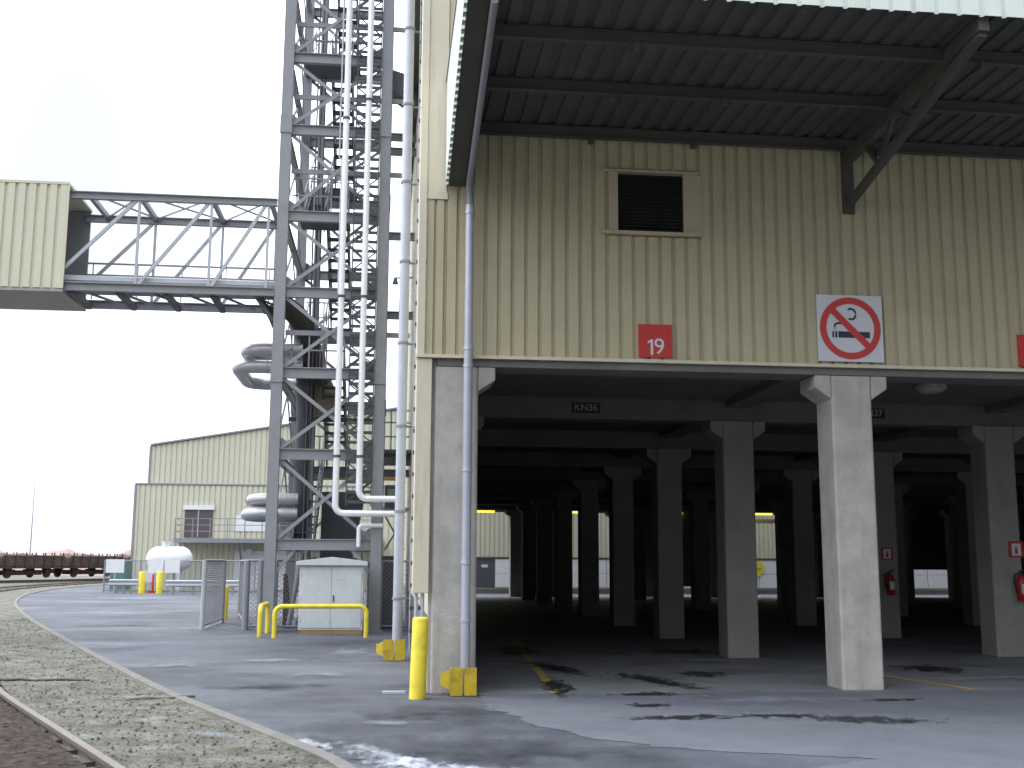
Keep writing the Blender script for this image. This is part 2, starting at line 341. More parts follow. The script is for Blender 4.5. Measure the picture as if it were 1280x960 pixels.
# sticks lying on the gravel and beside it
def stick(name, p, q, r, m, label, cat='stick'):
    p = Vector(p); q = Vector(q); n = 7
    path = [p.lerp(q, i/n)+Vector((0, 0, random.uniform(-.01, .012)))+(q-p).cross(Vector((0, 0, 1))).normalized()*random.uniform(-.02, .02) for i in range(n+1)]
    return tag(MB().tube(path, [r*random.uniform(.75, 1.1) for _ in path], 7).build(name, m), label, cat)
stick('wooden_stick', (-5.2, 16.05, .03), (-3.9, 15.95, .02), .022, WOOD, 'dark straight stick lying on the gravel near the left edge', 'stick')
stick('wooden_stick', (-3.1, 13.75, .015), (-2.2, 13.95, .03), .022, mat('pale_wood', (.16, .13, .10), .9, var=.3, vscale=9), 'pale twig lying across the gravel against the curved kerb', 'stick')
tag(MB().box(-.02, .27, 14.25, 14.33, .004, .035).build('plank', PALEST), 'short white plank lying on the asphalt left of the concrete pillar foot', 'plank')
# rubble on the strip
PALE = mat('pale_stone', (.19, .188, .165), .9, var=.35, vscale=9)
for nm, mt, cnt, smax, lo_, hi_ in (('loose_stones', DIRT, 2200, .024, .14, 1.7), ('pale_stones', PALE, 1500, .02, .14, 1.7), ('ballast_stones', RUSTR, 2600, .045, 1.9, 3.2)):
    m = MB()
    for _ in range(cnt):
        i = int((len(near)-1)*random.random()**1.6); p = near[i].lerp(near[i+1], random.random()); t = (near[i+1]-near[i]).normalized(); a = Vector((-t.y, t.x, 0))
        p = p+a*random.uniform(lo_, hi_); sz_ = random.uniform(.008, smax); ph = random.random()*6
        ring = [Vector((math.cos(ph+k*1.047)*sz_*random.uniform(.7, 1.25), math.sin(ph+k*1.047)*sz_*random.uniform(.7, 1.25), .008))+p for k in range(6)]
        top = [q.lerp(p, .45)+Vector((0, 0, sz_*random.uniform(.5, .9)+.012)) for q in ring]
        m.add(ring+top, [(k, (k+1) % 6, 6+(k+1) % 6, 6+k) for k in range(6)]+[tuple(range(6, 12))])
    tag(m.build(nm, mt), kind='stuff')
# concrete apron with ragged edge
ap = [(1.18, 14.12), (1.15, 13.2), (1.22, 12.6), (1.45, 12.0), (1.38, 11.75), (1.7, 11.1), (1.95, 10.5), (2.4, 10.05), (2.9, 9.75), (3.6, 9.5), (4.15, 9.30), (3.7, 9.1), (3.2, 8.8), (2.9, 8.2), (3.2, 7), (4, 5), (12, 3), (26, 3), (26, 14.12)]
ap = sorted([(y, x) for x, y in ap[:-2]]); y = 3.0; vs = []; rx = 0
while y < 14.12:
    for (ya, xa_), (yb, xb_) in zip(ap, ap[1:]):
        if ya <= y <= yb: x = xa_+(xb_-xa_)*(y-ya)/(yb-ya)
    rx = rx*.8+random.uniform(-.05, .05); vs += [(x+rx+random.uniform(-.012, .012), y, .006), (30, y, .006)]; y += .03
vs += [(1.18, 14.119, .006), (30, 14.119, .006)]
struct(MB().add(vs, [(2*i, 2*i+1, 2*i+3, 2*i+2) for i in range(len(vs)//2-1)]).build('concrete_apron', APRON))
struct(MB().add([(.6, 14.12, .006), (42, 14.12, .006), (42, 54.2, .006), (.6, 54.2, .006)], [(0, 1, 2, 3)]).build('floor', FLOOR))
struct(MB().add([(2.2, 54.2, .006), (42, 54.2, .006), (42, 60, .006), (2.2, 60, .006)], [(0, 1, 2, 3)]).build('rear_road', APRON))

OIL = spill_mat('oil_stain', (.018, .018, .02), .92, 4.5, .35, .5)
POW = spill_mat('white_powder', (.66, .70, .77), .92, 6.0, .75)
POWS = spill_mat('thin_powder', (.30, .32, .37), .6, 2.2, 1.0)
WET = spill_mat('damp_patch', (.03, .034, .042), .8, 1.6, .7, .6)
ZS = [.009]
def spill(name, x, y, sx, sy, rot, m):
    n = 40; ZS[0] += .0007
    o = MB().add([(math.cos(2*math.pi*k/n)*1.45, math.sin(2*math.pi*k/n)*1.45, 0) for k in range(n)], [tuple(range(n))]).build(name, m)
    o.location = (x, y, ZS[0]); o.scale = (sx, sy, 1); o.rotation_euler = (0, 0, rot); return struct(o)
for a in [(3.15, 11.9, .75, .22, R(4)), (4.15, 11.95, .6, .17, R(-3)), (5.0, 11.55, .9, .30, R(-14)), (3.25, 14.0, .5, .25, R(10)), (3.0, 12.9, .3, .2, 0), (2.25, 14.9, .25, 1.1, R(-4)),
          (3.7, 15.6, .3, 1.4, R(15)), (2.6, 17.5, .35, 1.3, R(10)), (4.6, 16.4, .5, .5, 0), (6.0, 13.2, .5, .12, 0), (2.4, 21, .5, 1.5, 0), (8.4, 17, .6, .8, 0), (5.4, 20.5, .8, .6, 0), (6.3, 9.3, .6, .15, R(-20))]:
    spill('oil_stain', a[0], a[1], a[2]*1.45, a[3]*1.6, a[4], OIL)
for a in [(.15, 9.4, 1.2, .45, R(-58), POW), (-.65, 10.4, .7, .22, R(-60), POW), (.75, 9.0, .9, .3, R(-25), POW), (-3.3, 18.2, 1.5, .8, R(-5), POWS), (-1.9, 19.0, .9, .7, R(6), POWS),
          (-5.2, 22.5, 1.9, 1.9, R(-10), POWS), (-4.4, 28, 2.0, 2.4, R(0), POWS), (-8, 36, 3, 4, R(10), POWS), (-10.5, 50, 4, 5, 0, POWS), (-.6, 20.5, 1.0, 1.6, 0, POWS), (-.9, 16.6, .9, .6, R(-6), POWS), (0.1, 11.6, .7, .3, 0, POWS),
          (-1.5, 10.9, .7, .3, R(-60), POWS), (.0, 9.75, 1.3, .28, R(-62), POW), (4.5, 13.2, 2.0, .6, 0, POWS), (9, 11, 3, .9, 0, POWS), (5.2, 18.5, 1.8, .7, 0, POWS), (9, 15.5, 3, .5, R(3), POWS)]:
    spill('powder_patch', *a)
for a in [(.5, 12.5, 1.4, 1.5, 0, WET), (.6, 9.9, 2.4, 1.5, R(-12), WET), (-1.5, 15.2, 1.4, .8, 0, WET), (-6.5, 29.5, 2.5, .8, R(10), WET)]: spill('damp_patch', *a)
# painted lane lines on the floor
for x0, y0, x1, y1 in ((2.68, 23.5, 2.12, 14.15), (6.95, 17.2, 7.6, 14.2)):
    d = Vector((x1-x0, y1-y0, 0)).normalized(); a = Vector((-d.y, d.x, 0))*.06
    p, q = Vector((x0, y0, .0105)), Vector((x1, y1, .0105))
    struct(MB().add([p-a, q-a, q+a, p+a], [(0, 1, 2, 3)]).build('lane_marking', YELT))

# ------------------------------------------------------------------ the warehouse
FY = 14.25; XL = .33; PX, PY = 4.88, 4.93; XC = 6.14; ZB = 4.22; ZT = 13.6; XR = 40.2; YE = 54.2
wh = thing('warehouse', 'large beige ribbed warehouse on concrete columns with open ground floor and canopy', 'warehouse', (XL, FY, 0))
# facade: ribs between trims, hole for the louvre
WX0, WX1, WZ0, WZ1 = 2.98, 3.88, 5.98, 6.80
c = MB()
def ribs(x0, x1, z0, z1):
    if x1-x0 > .02: c.corr((x0, FY+.03, z0), (1, 0, 0), (0, -1, 0), (0, 0, 1), x1-x0, z1-z0, .18, .034, .74)
k0 = .70
ribs(k0, k0+.18*12, ZB+.03, ZT); xa = k0+.18*12                      # 2.86
ribs(xa, xa+.18*7, ZB+.03, WZ0-.06); ribs(xa, xa+.18*7, WZ1+.06, ZT); xb = xa+.18*7
ribs(xb, xb+.18*66, ZB+.03, ZT)
c.build('ribbed_cladding', BEIGE, wh)
MB().box(.62, WX0, FY+.06, FY+.3, ZB+.02, ZT).box(WX1, XR, FY+.06, FY+.3, ZB+.02, ZT).box(WX0, WX1, FY+.06, FY+.3, ZB+.02, WZ0).box(WX0, WX1, FY+.06, FY+.3, WZ1, ZT).build('backing_wall', CONC, wh)
# corner: folded trims and flat panels
MB().box(XL, XL+.10, FY-.035, FY+.42, ZB, ZT).build('corner_trim', TRIM, wh, .006)
MB().box(XL+.104, .69, FY-.012, FY+.055, 6.42, 10.8).box(XL+.104, .69, FY-.010, FY+.055, 10.815, ZT).build('flat_panel', TRIM, wh)
c = MB(); c.corr((XL+.104, FY+.03, ZB+.03), (1, 0, 0), (0, -1, 0), (0, 0, 1), .26, 6.32-ZB-.03, .13, .034, .80); c.build('ribbed_cladding', BEIGE, wh)
MB().box(XL+.104, .70, FY-.02, FY+.05, 6.325, 6.415).build('panel_flashing', TRIM, wh)
MB().box(XL-.005, XR, FY-.05, FY+.3, ZB-.02, ZB+.022).build('drip_flashing', TRIM, wh)
# louvre window
wf = MB().box(WX0-.22, WX1+.22, FY-.045, FY-.012, WZ1+.003, WZ1+.035).box(WX0-.125, WX0, FY-.02, FY+.05, WZ0, WZ1+.003).box(WX1, WX1+.245, FY-.02, FY+.05, WZ0, WZ1).build('window', BEIGE, wh)
lv = MB(); z = WZ0+.02
while z < WZ1-.02: lv.bar((WX0, FY+.03, z), (WX1, FY+.03, z), .05, .008, (0, .5, 1)); z += .05
lv.box(WX0, WX1, FY+.05, FY+.058, WZ0, WZ1); lv.build('louvre', DARKGL, wf)
MB().box(WX0-.22, WX1+.22, FY-.07, FY+.03, WZ0-.05, WZ0-.004).build('sill', BEIGE, wf)
# left flank wall (recessed), right and rear
c = MB(); c.corr((.60, FY+.43, .9), (0, 1, 0), (-1, 0, 0), (0, 0, 1), YE-FY-.43, ZT-.9, .30, .035, .7); c.build('flank_cladding', BEIGE2, wh)
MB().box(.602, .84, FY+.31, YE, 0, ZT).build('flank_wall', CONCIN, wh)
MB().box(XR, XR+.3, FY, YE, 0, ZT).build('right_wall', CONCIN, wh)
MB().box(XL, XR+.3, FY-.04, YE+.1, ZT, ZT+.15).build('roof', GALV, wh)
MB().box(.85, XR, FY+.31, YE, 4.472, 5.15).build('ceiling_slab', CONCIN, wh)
# corner pillar casing below the cladding
MB().box(XL-.02+.02, XL+.20, FY-.02, FY+.30, 1.22, ZB-.03).build('corner_casing', TRIM, wh, .008)
for dx in (.05, .13): MB().tube([(XL+dx, FY+.05, 0), (XL+dx, FY+.05, 1.22)], .022, 8).build('conduit', GALVP, wh)
MB().box(XL+.205, XL+.26, FY+.08, FY+.3, 0, ZB-.03).build('pillar_side', CONC, wh)
# columns with corbels
def column(x, y, m, wx=.28, left=True):
    c = MB(); q = .022; zt = 4.1
    o = [(-wx+q, -.28), (wx-q, -.28), (wx, -.28+q), (wx, .28-q), (wx-q, .28), (-wx+q, .28), (-wx, .28-q), (-wx, -.28+q)]
    c.prism([(x+a, y+b, 0) for a, b in o], (0, 0, zt-.002))
    for s in ((-1, 1) if left else (1,)):
        c.prism([(x+s*(wx+.001), y-.279, 3.78), (x+s*(wx+.22), y-.279, 3.93), (x+s*(wx+.22), y-.279, zt), (x+s*(wx+.001), y-.279, zt)], (0, .558, 0))
    return c.build('column', m, wh, .012)
rows = [FY+.30+k*PY for k in range(9)]
xs = [XC+k*PX for k in range(7)]
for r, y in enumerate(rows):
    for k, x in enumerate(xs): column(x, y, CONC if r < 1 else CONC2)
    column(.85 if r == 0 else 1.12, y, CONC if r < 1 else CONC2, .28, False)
    top = 4.47
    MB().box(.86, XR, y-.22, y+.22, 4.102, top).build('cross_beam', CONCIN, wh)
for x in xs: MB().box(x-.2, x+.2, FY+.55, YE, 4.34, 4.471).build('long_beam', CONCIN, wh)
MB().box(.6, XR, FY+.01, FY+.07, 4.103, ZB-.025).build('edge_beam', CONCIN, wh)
# rear wall with dock openings
e = MB()
for x0, x1 in ((.85, 1.4), (6.35, 8.7), (12.45, 13.4), (14.85, 16.2), (19.6, 26.0), (28.3, XR)): e.box(x0, x1, YE, YE+.25, 0, 4.471)
for x0, x1, z0 in ((1.4, 6.35, 4.02), (8.7, 12.45, 4.02), (13.4, 14.85, .5), (16.2, 19.6, 4.02), (26.0, 28.3, 1.35)): e.box(x0, x1, YE, YE+.25, z0, 4.471)
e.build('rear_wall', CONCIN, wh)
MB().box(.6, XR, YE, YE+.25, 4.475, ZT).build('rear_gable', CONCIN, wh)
# service block standing inside the hall
MB().box(1.0, XR, 0, 0, 0, 0) if False else None

# canopy ------------------------------------------------------------
CF = 10.55; CZ = 7.41; CX0 = .70; CX1 = 16.2
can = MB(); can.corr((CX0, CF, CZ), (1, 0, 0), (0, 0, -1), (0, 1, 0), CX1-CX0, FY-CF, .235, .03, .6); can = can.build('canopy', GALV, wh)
MB().box(CX0, CX1, CF, FY-.02, CZ+.07, CZ+.10).build('roof_sheet', GALV, can)
fa = MB(); fa.corr((CX0-.03, CF-.02, 7.34), (1, 0, 0), (0, -1, 0), (0, 0, 1), CX1-CX0+.03, .85, .25, .035, .8); fa.build('fascia', FASCIA, can)
for y, hh in ((FY-.12, .15), (12.72, .14), (11.38, .14)):
    MB().ibeam((CX0+.3, y, CZ-.045-hh/2), (CX1, y, CZ-.045-hh/2), hh, .08, .012).build('purlin', GALV, can)
    for x in (2.6, 4.0, 6.6): MB().box(x-.035, x+.035, y-.07, y+.02, CZ-.12-hh, CZ-.045-hh).build('cleat', STEELD, can)
for x in (XC+.05, XC+PX+.05):
    b = MB()
    b.bar((x, FY-.02, 6.46), (x, CF+.06, CZ-.21), .09, .09)
    b.bar((x, FY-.02, 7.12), (x, CF+.02, CZ-.12), .12, .16)
    b.box(x-.08, x+.08, FY-.06, FY-.012, 6.34, 7.3)
    for t0, t1 in ((.28, .16), (.28, .42), (.56, .42), (.56, .70)):
        lo = Vector((x, FY-.02, 6.46)).lerp(Vector((x, CF+.06, CZ-.21)), t0); hi = Vector((x, FY-.02, 7.12)).lerp(Vector((x, CF+.02, CZ-.12)), t1)
        b.bar(lo, hi, .045)
    b.build('bracket', GALV, can)
# closed end of the canopy: side cladding, sloping soffit and chord
EY = 10.55
pl = MB(); y = FY-.04
ed = lambda y: 6.47+(FY-y)*(7.32-6.47)/(FY-CF)
n = int((FY-.04-CF)/.13)
for i in range(n):
    a = FY-.04-i*.13; bq = a-.075; cq = a-.13
    pl.prism([(CX0-.035, a, ed(a)), (CX0-.035, bq, ed(bq)), (CX0-.035, bq, 7.95), (CX0-.035, a, 7.95)], (.006, 0, 0))
    pl.prism([(CX0-.002, bq, ed(bq)), (CX0-.002, cq, ed(cq)), (CX0-.002, cq, 7.95), (CX0-.002, bq, 7.95)], (.006, 0, 0))
    pl.box(CX0-.034, CX0-.001, bq-.003, bq+.003, ed(bq), 7.95); pl.box(CX0-.034, CX0-.001, cq-.003, cq+.003, ed(cq), 7.95)
pl.build('side_cladding', FASCIA, can)
MB().prism([(CX0+.006, FY-.04, 6.50), (CX0+.006, CF, 7.35), (CX0+.22, CF, 7.35), (CX0+.22, FY-.04, 6.50)], (0, 0, .03)).build('side_soffit', GALV, can)
MB().prism([(CX0+.22, FY-.04, 6.52), (CX0+.22, CF, 7.36), (CX0+.22, CF, 7.46), (CX0+.22, FY-.04, 7.46)], (.03, 0, 0)).build('side_lining', GALV, can)
MB().box(CX0-.05, CX0+.0, CF-.03, FY-.02, 7.953, 7.99).build('top_flashing', STEEL, can)

# signs -------------------------------------------------------------
t = thing('number_sign', 'square red sign reading 19 above the loading bay', 'sign', (3.46, FY-.04, 4.28), 'red bay number signs on the facade')
MB().box(3.235, 3.685, FY-.035, FY-.006, 4.275, 4.715).build('panel', RED, t)
text('9', .30, SIGNW, t, (3.51, FY-.038, 4.41), name='numeral', bold=.0)
MB().prism([(x_, FY-.038, z_) for x_, z_ in ((3.395, 4.305), (3.425, 4.305), (3.425, 4.512), (3.40, 4.512), (3.355, 4.485), (3.355, 4.458), (3.395, 4.478))], (0, .003, 0)).build('numeral', SIGNW, t)
t = thing('number_sign', 'red square sign cut by the right edge of the photo', 'sign', (8.75, FY-.04, 4.28), 'red bay number signs on the facade')
MB().box(8.52, 8.97, FY-.035, FY-.006, 4.275, 4.715).build('panel', RED, t)
t = thing('no_smoking_sign', 'large white square no smoking sign above the concrete column', 'sign', (6.14, FY-.05, 4.27))
sx, sz, y0 = 6.135, 4.735, FY-.045
MB().box(sx-.455, sx+.455, y0, y0+.03, sz-.455, sz+.455).build('panel', SIGNW, t)
def ring(r0, r1, yy, n=64):
    m = MB(); vs = []
    for k in range(n):
        a = 2*math.pi*k/n
        for r in (r0, r1): vs += [(sx+math.cos(a)*r, yy, sz+math.sin(a)*r), (sx+math.cos(a)*r, yy+.003, sz+math.sin(a)*r)]
    fs = []
    for k in range(n):
        j = (k+1) % n; a0, a1, b0, b1 = 4*k, 4*k+1, 4*k+2, 4*k+3; c0, c1, d0, d1 = 4*j, 4*j+1, 4*j+2, 4*j+3
        fs += [(a0, b0, d0, c0), (a0, a1, c1, c0), (b0, b1, d1, d0)]
    return m.add(vs, fs)
rg = ring(.335, .425, y0-.005)
a = R(-45); u = Vector((math.cos(a), 0, math.sin(a))); v = Vector((-math.sin(a), 0, math.cos(a))); cc = Vector((sx, y0-.0065, sz))
rg.prism([cc-u*.35-v*.045, cc+u*.35-v*.045, cc+u*.35+v*.045, cc-u*.35+v*.045], (0, .003, 0)); rg.build('prohibition_ring', REDRING, t)
cg = MB().box(sx-.17, sx+.27, y0-.003, y0-.0005, sz-.13, sz-.045).box(sx-.215, sx-.185, y0-.003, y0-.0005, sz-.13, sz-.045).box(sx-.255, sx-.23, y0-.003, y0-.0005, sz-.13, sz-.045)
def stroke(P, wd):
    P = catmull([(p[0], 0, p[1]) for p in P], 6)
    for p, q in zip(P, P[1:]):
        p = Vector((sx+p.x, y0-.002, sz+p.z)); q = Vector((sx+q.x, y0-.002, sz+q.z)); cg.bar(p, q+(q-p)*.25, .003, wd, (0.001, 0, 1))
stroke([(-.22, -.02), (-.22, .03), (-.18, .065), (-.10, .065), (-.05, .08)], .026)
stroke([(-.02, .13), (.05, .13), (.08, .19), (.06, .25), (.0, .27), (-.02, .25)], .026)
cg.build('cigarette_symbol', NAVY, t)
for x, y, z, s in ((3.42, rows[1]-.24, 4.29, 'KN36'), (8.64, rows[1]-.24, 4.29, 'KN37')):
    t = thing('code_plate', 'small dark plate reading %s on the second concrete beam' % s, 'sign', (x, y, z), 'code plates on the second beam')
    MB().box(x-.25, x+.25, y, y+.015, z-.09, z+.09).build('panel', BLACK, t); text(s, .17, PALEST, t, (x, y-.004, z))
# round ceiling lamp behind the column
t = thing('ceiling_lamp', 'unlit round lamp under the concrete ceiling right of the front column', 'lamp', (8.6, 16.9, 4.4))
MB().tube([(8.6, 16.9, 4.471), (8.6, 16.9, 4.44)], .09, 16).build('stem', CONC, t)
MB().tube([(8.6, 16.9, 4.45), (8.6, 16.9, 4.38), (8.6, 16.9, 4.32)], [.22, .24, .16], 20).build('shade', CONC, t)

# downpipes ---------------------------------------------------------
t = thing('downpipe', 'grey downpipe on the front of the corner pillar', 'downpipe', (.98, FY-.15, 0))
px_, py_ = .985, FY-.15
MB().tube([(px_, py_, .05), (px_, py_, 4.1), (px_-.0, py_-.03, 4.28), (px_, py_-.03, 6.2)], .058, 16).build('pipe', GALVP, t)
MB().tube([(px_, py_-.03, 6.15), (px_-.0, py_-.03, 6.3), (px_-.02, py_-.12, 6.48), (CX0+.27, CF+.05, 7.24)], [.05, .045, .04, .04], 10).build('sloping_pipe', STEEL, t)
for z in (.9, 1.6, 2.75, 4.08, 4.2, 4.3, 6.1): MB().tube([(px_, py_-(.03 if z > 4.2 else 0), z-.02), (px_, py_-(.03 if z > 4.2 else 0), z+.02)], .068, 16).build('collar', GALVP, t)
t = thing('downpipe', 'tall grey pipe standing free beside the left flank of the warehouse', 'downpipe', (.2, 19.2, 0))
MB().tube([(.21, 19.2, .1), (.21, 19.2, ZT)], .085, 16).build('pipe', GALVP, t)
z = 1.0
while z < ZT: MB().tube([(.21, 19.2, z-.02), (.21, 19.2, z+.02)], .102, 16).bar((.21, 19.28, z), (.58, 19.28, z), .03).build('collar', STEEL, t); z += 1.45
t = thing('cable_ladder', 'narrow grey cable ladder running up the warehouse flank behind the tall pipe', 'cable ladder', (.42, 17, 0))
m = MB(); [m.bar((x, 17.0, .3), (x, 17.0, ZT-.2), .02, .03) for x in (.36, .52)]; m.build('side_rail', PALEST, t)
m = MB(); z = .6
while z < ZT-.4: m.bar((.36, 17.0, z), (.52, 17.0, z), .03, .06); z += .33
m.build('rung', STEELD, t)

def pipe_guard(x, y, label, s=1.0):
    t = thing('pipe_guard', label, 'pipe guard', (x, y, 0), 'yellow guards round the downpipe feet')
    for sx_ in (-1, 1):
        a = MB().box(x+sx_*.085*s-.075*s, x+sx_*.085*s+.075*s, y-.14, y-.125, .01, .34)
        a.box(x+sx_*.085*s-.075*s, x+sx_*.085*s-.06*s, y-.125, y-.09, .01, .34).box(x+sx_*.085*s+.06*s, x+sx_*.085*s+.075*s, y-.125, y-.09, .01, .34)
        a.build('guard_plate', YELD, t, .003)
    m = MB(); m.prism([(x-.165*s, y-.12, .08), (x-.27*s, y-.05, .12), (x-.27*s, y-.05, .26), (x-.165*s, y-.12, .31)], (0, .015, 0)); m.box(x-.27*s, x-.255*s, y-.04, y+.1, .12, .26)
    m.build('side_bracket', YELD, t)
pipe_guard(.96, FY-.16, 'orange-yellow steel guard at the foot of the pipe on the front pillar')
pipe_guard(.16, 19.1, 'orange-yellow steel guard at the foot of the tall free-standing pipe', 1.1)

def bollard(x, y, h, r, label, tilt=0, group='yellow bollards'):
    o = MB(); o.tube([(0, 0, 0), (0, 0, h-.03), (0, 0, h-.008), (0, 0, h)], [r, r, r*.93, r*.7], 24); o = o.build('bollard', YEL)
    o.location = (x, y, 0); o.rotation_euler = (0, tilt, 0); return tag(o, label, 'bollard', group)
bollard(.40, 13.78, .95, .098, 'thick yellow bollard in front of the warehouse corner pillar', R(1.6))
bollard(-4.46, 32.6, .92, .10, 'yellow bollard standing behind the open fence gate')
bollard(-12.05, 58.3, 1.08, .15, 'yellow bollard at the end of the left guard rail')
bollard(-11.2, 58.3, 1.08, .15, 'yellow bollard left of the longer guard rail, beside the red post')
tag(MB().tube([(-11.75, 59.5, 0), (-11.75, 59.5, .9), (-11.75, 59.5, .95)], [.06, .06, .03], 12).box(-11.95, -11.55, 59.42, 59.58, .0, .1).build('hydrant_post', REDEXT), 'red post between the two far yellow bollards', 'hydrant')

def hoop(p, q, h, r, label, group='yellow hoop barriers'):
    p = Vector(p); q = Vector(q); Z = Vector((0, 0, h)); o = MB().tube(route([p, p+Z, q+Z, q], .16, 6), r, 14).build('hoop_barrier', YEL)
    return tag(o, label, 'barrier', group)
hoop((-2.33, 24.7, 0), (-.40, 24.8, 0), .66, .05, 'wide yellow hoop barrier in front of the white cabinet')
hoop((-2.66, 24.95, 0), (-2.64, 26.35, 0), .66, .05, 'narrow yellow hoop barrier seen end on left of the cabinet')

# extinguishers and their signs
for (cx, r, dx, zz) in ((xs[1], 1, .18, 1.22), (xs[1], 2, .02, 1.18)):
    y = rows[r]-.28; x = cx+dx
    n = 'the second row column near the right edge' if r == 1 else 'the third row column just right of the front column'
    t = thing('fire_extinguisher', 'red fire extinguisher hung on '+n, 'fire extinguisher', (x, y-.1, zz-.25), 'fire extinguishers on the columns')
    MB().tube([(x, y-.11, zz-.24), (x, y-.11, zz-.22), (x, y-.11, zz+.12), (x, y-.11, zz+.19), (x, y-.11, zz+.22)], [.07, .085, .085, .05, .03], 18).build('cylinder', REDEXT, t)
    MB().tube([(x, y-.11, zz+.22), (x, y-.11, zz+.26)], .022, 8).bar((x-.03, y-.11, zz+.27), (x+.1, y-.11, zz+.29), .025).build('valve', BLACK, t)
    MB().tube(catmull([(x-.02, y-.11, zz+.24), (x-.12, y-.12, zz+.2), (x-.13, y-.12, zz+.05), (x-.09, y-.13, zz-.12)], 6), .014, 8).build('hose', BLACK, t)
    MB().box(x-.05, x+.05, y-.203, y-.19, zz-.12, zz+.05).build('instruction_label', SIGNW, t)
    t = thing('extinguisher_sign', 'small fire extinguisher sign on '+n, 'sign', (x, y, zz+.6), 'fire extinguisher signs on the columns')
    MB().box(x-.14, x+.14, y-.014, y-.001, zz+.42+.1, zz+.70+.1).build('panel', REDEXT, t)
    MB().box(x-.085, x+.085, y-.018, y-.0145, zz+.55, zz+.76).build('pictogram_field', SIGNW, t)
    MB().box(x-.03, x+.02, y-.021, y-.0185, zz+.58, zz+.68).box(x-.015, x+.005, y-.021, y-.0185, zz+.68, zz+.72).build('extinguisher_symbol', REDEXT, t)

# yellow tube lamps over the rear openings
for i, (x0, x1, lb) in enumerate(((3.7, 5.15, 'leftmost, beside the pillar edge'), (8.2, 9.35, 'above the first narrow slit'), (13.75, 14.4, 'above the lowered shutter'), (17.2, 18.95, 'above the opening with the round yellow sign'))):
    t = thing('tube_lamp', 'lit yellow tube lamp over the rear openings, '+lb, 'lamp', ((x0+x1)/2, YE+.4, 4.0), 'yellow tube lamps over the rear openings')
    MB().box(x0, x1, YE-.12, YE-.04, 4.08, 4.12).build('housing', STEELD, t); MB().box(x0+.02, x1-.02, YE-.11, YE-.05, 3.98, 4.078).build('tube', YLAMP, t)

# ------------------------------------------------------------------ building beyond the warehouse
fb = thing('rear_building', 'beige and white panelled building seen through the warehouse', 'building', (14, 60, 0))
c = MB(); c.corr((3, 60, 1.9), (1, 0, 0), (0, -1, 0), (0, 0, 1), 33, 5.1, .25, .04, .7); c.build('ribbed_cladding', BEIGE2, fb)
MB().box(3, 36, 60.01, 66, 0, 7.0).build('wall', CONC, fb)
MB().box(3, 36, 59.95, 60.005, 1.8, 1.88).build('flashing', DOORD, fb)
x = 5.75
while x < 35: MB().box(x, x+1.16, 59.97, 60.005, .32, 1.03).box(x, x+1.16, 59.97, 60.005, 1.05, 1.78).build('white_panel', WHITE, fb); x += 1.2
MB().box(4.5, 5.7, 59.975, 60.005, .3, 1.78).build('door', STEELD, fb); MB().box(5.0, 5.35, 59.965, 59.973, 1.35, 1.5).build('door_plate', SIGNW, fb)
MB().box(3, 36, 58.9, 60.004, .007, .28).build('plinth', KERB, fb)
t = thing('round_sign', 'round yellow sign on the white panels of the rear building', 'sign', (20.0, 59.9, 1.4))
MB().tube([(20.0, 59.95, 1.35), (20.0, 59.92, 1.35)], .42, 28).build('disc', YEL, t); MB().box(19.75, 20.25, 59.905, 59.918, 1.31, 1.39).build('dark_band', YELD, t)
t = thing('stop_disc', 'round red disc on a bar hanging in the rear opening', 'sign', (18.05, YE+.5, 3.7))
MB().tube([(17.98, YE+.5, 3.66), (17.98, YE+.47, 3.66)], .19, 20).build('disc', REDEXT, t); MB().box(18.15, 19.3, YE+.46, YE+.5, 3.6, 3.8).build('bar', WHITE, t)
MB().box(17.97, 18.0, YE+.26, YE+.49, 3.8, 3.84).build('hanger', STEELD, t)

# ------------------------------------------------------------------ beige gabled building at the back left
bb = thing('gabled_building', 'pale beige ribbed industrial building behind the steel tower', 'building', (-8, 66, 0))
BY = 66
c = MB(); c.corr((-14.25, BY, 0), (1, 0, 0), (0, -1, 0), (0, 0, 1), 16.5, 5.88, .30, .05, .7); c.build('lower_cladding', BEIGE2, bb)
MB().box(-14.2, 2.2, BY+.055, BY+12, 0, 5.9).build('lower_wall', BEIGE2, bb)
zr = lambda x: 8.2+(x+13.7)*.172
c = MB(); x = -13.7
while x < 1.9:
    c.prism([(x, BY+.9, 5.6), (x+.21, BY+.9, 5.6), (x+.21, BY+.9, zr(x+.21)), (x, BY+.9, zr(x))], (0, .03, 0)); x += .3
c.prism([(-13.7, BY+.94, 5.6), (2.2, BY+.94, 5.6), (2.2, BY+.94, zr(2.2)), (-13.7, BY+.94, 8.2)], (0, 10, 0)); c.build('upper_wall', BEIGE2, bb)
MB().box(-14.3, 2.2, BY-.08, BY+.95, 5.9, 5.98).build('ledge_roof', STEEL, bb)
MB().prism([(-13.75, BY+.8, 8.22), (2.2, BY+.8, zr(2.2)+.02), (2.2, BY+.8, zr(2.2)+.12), (-13.75, BY+.8, 8.32)], (0, 10.3, 0)).build('roof', STEEL, bb)
MB().box(-14.32, -14.2, BY-.09, BY+.05, 0, 5.89).box(-13.8, -13.7, BY+.84, BY+.96, 5.98, 8.2).build('corner_trim', STEEL, bb)
d = MB().box(-11.45, -9.9, BY-.12, BY-.055, 2.95, 4.5).build('door', DOORD, bb)
MB().box(-11.55, -9.8, BY-.2, BY-.056, 4.5, 4.75).build('white_lintel', WHITE, d); MB().box(-10.72, -10.66, BY-.16, BY-.12, 2.95, 4.5).build('door_post', PALEST, d)
MB().box(-8.6, -6.9, BY-.1, BY-.055, 3.3, 4.2).build('white_panel', WHITE, bb)
MB().box(-6.85, -5.0, BY-.12, BY-.055, 2.95, 4.4).build('door', DOORD, bb)
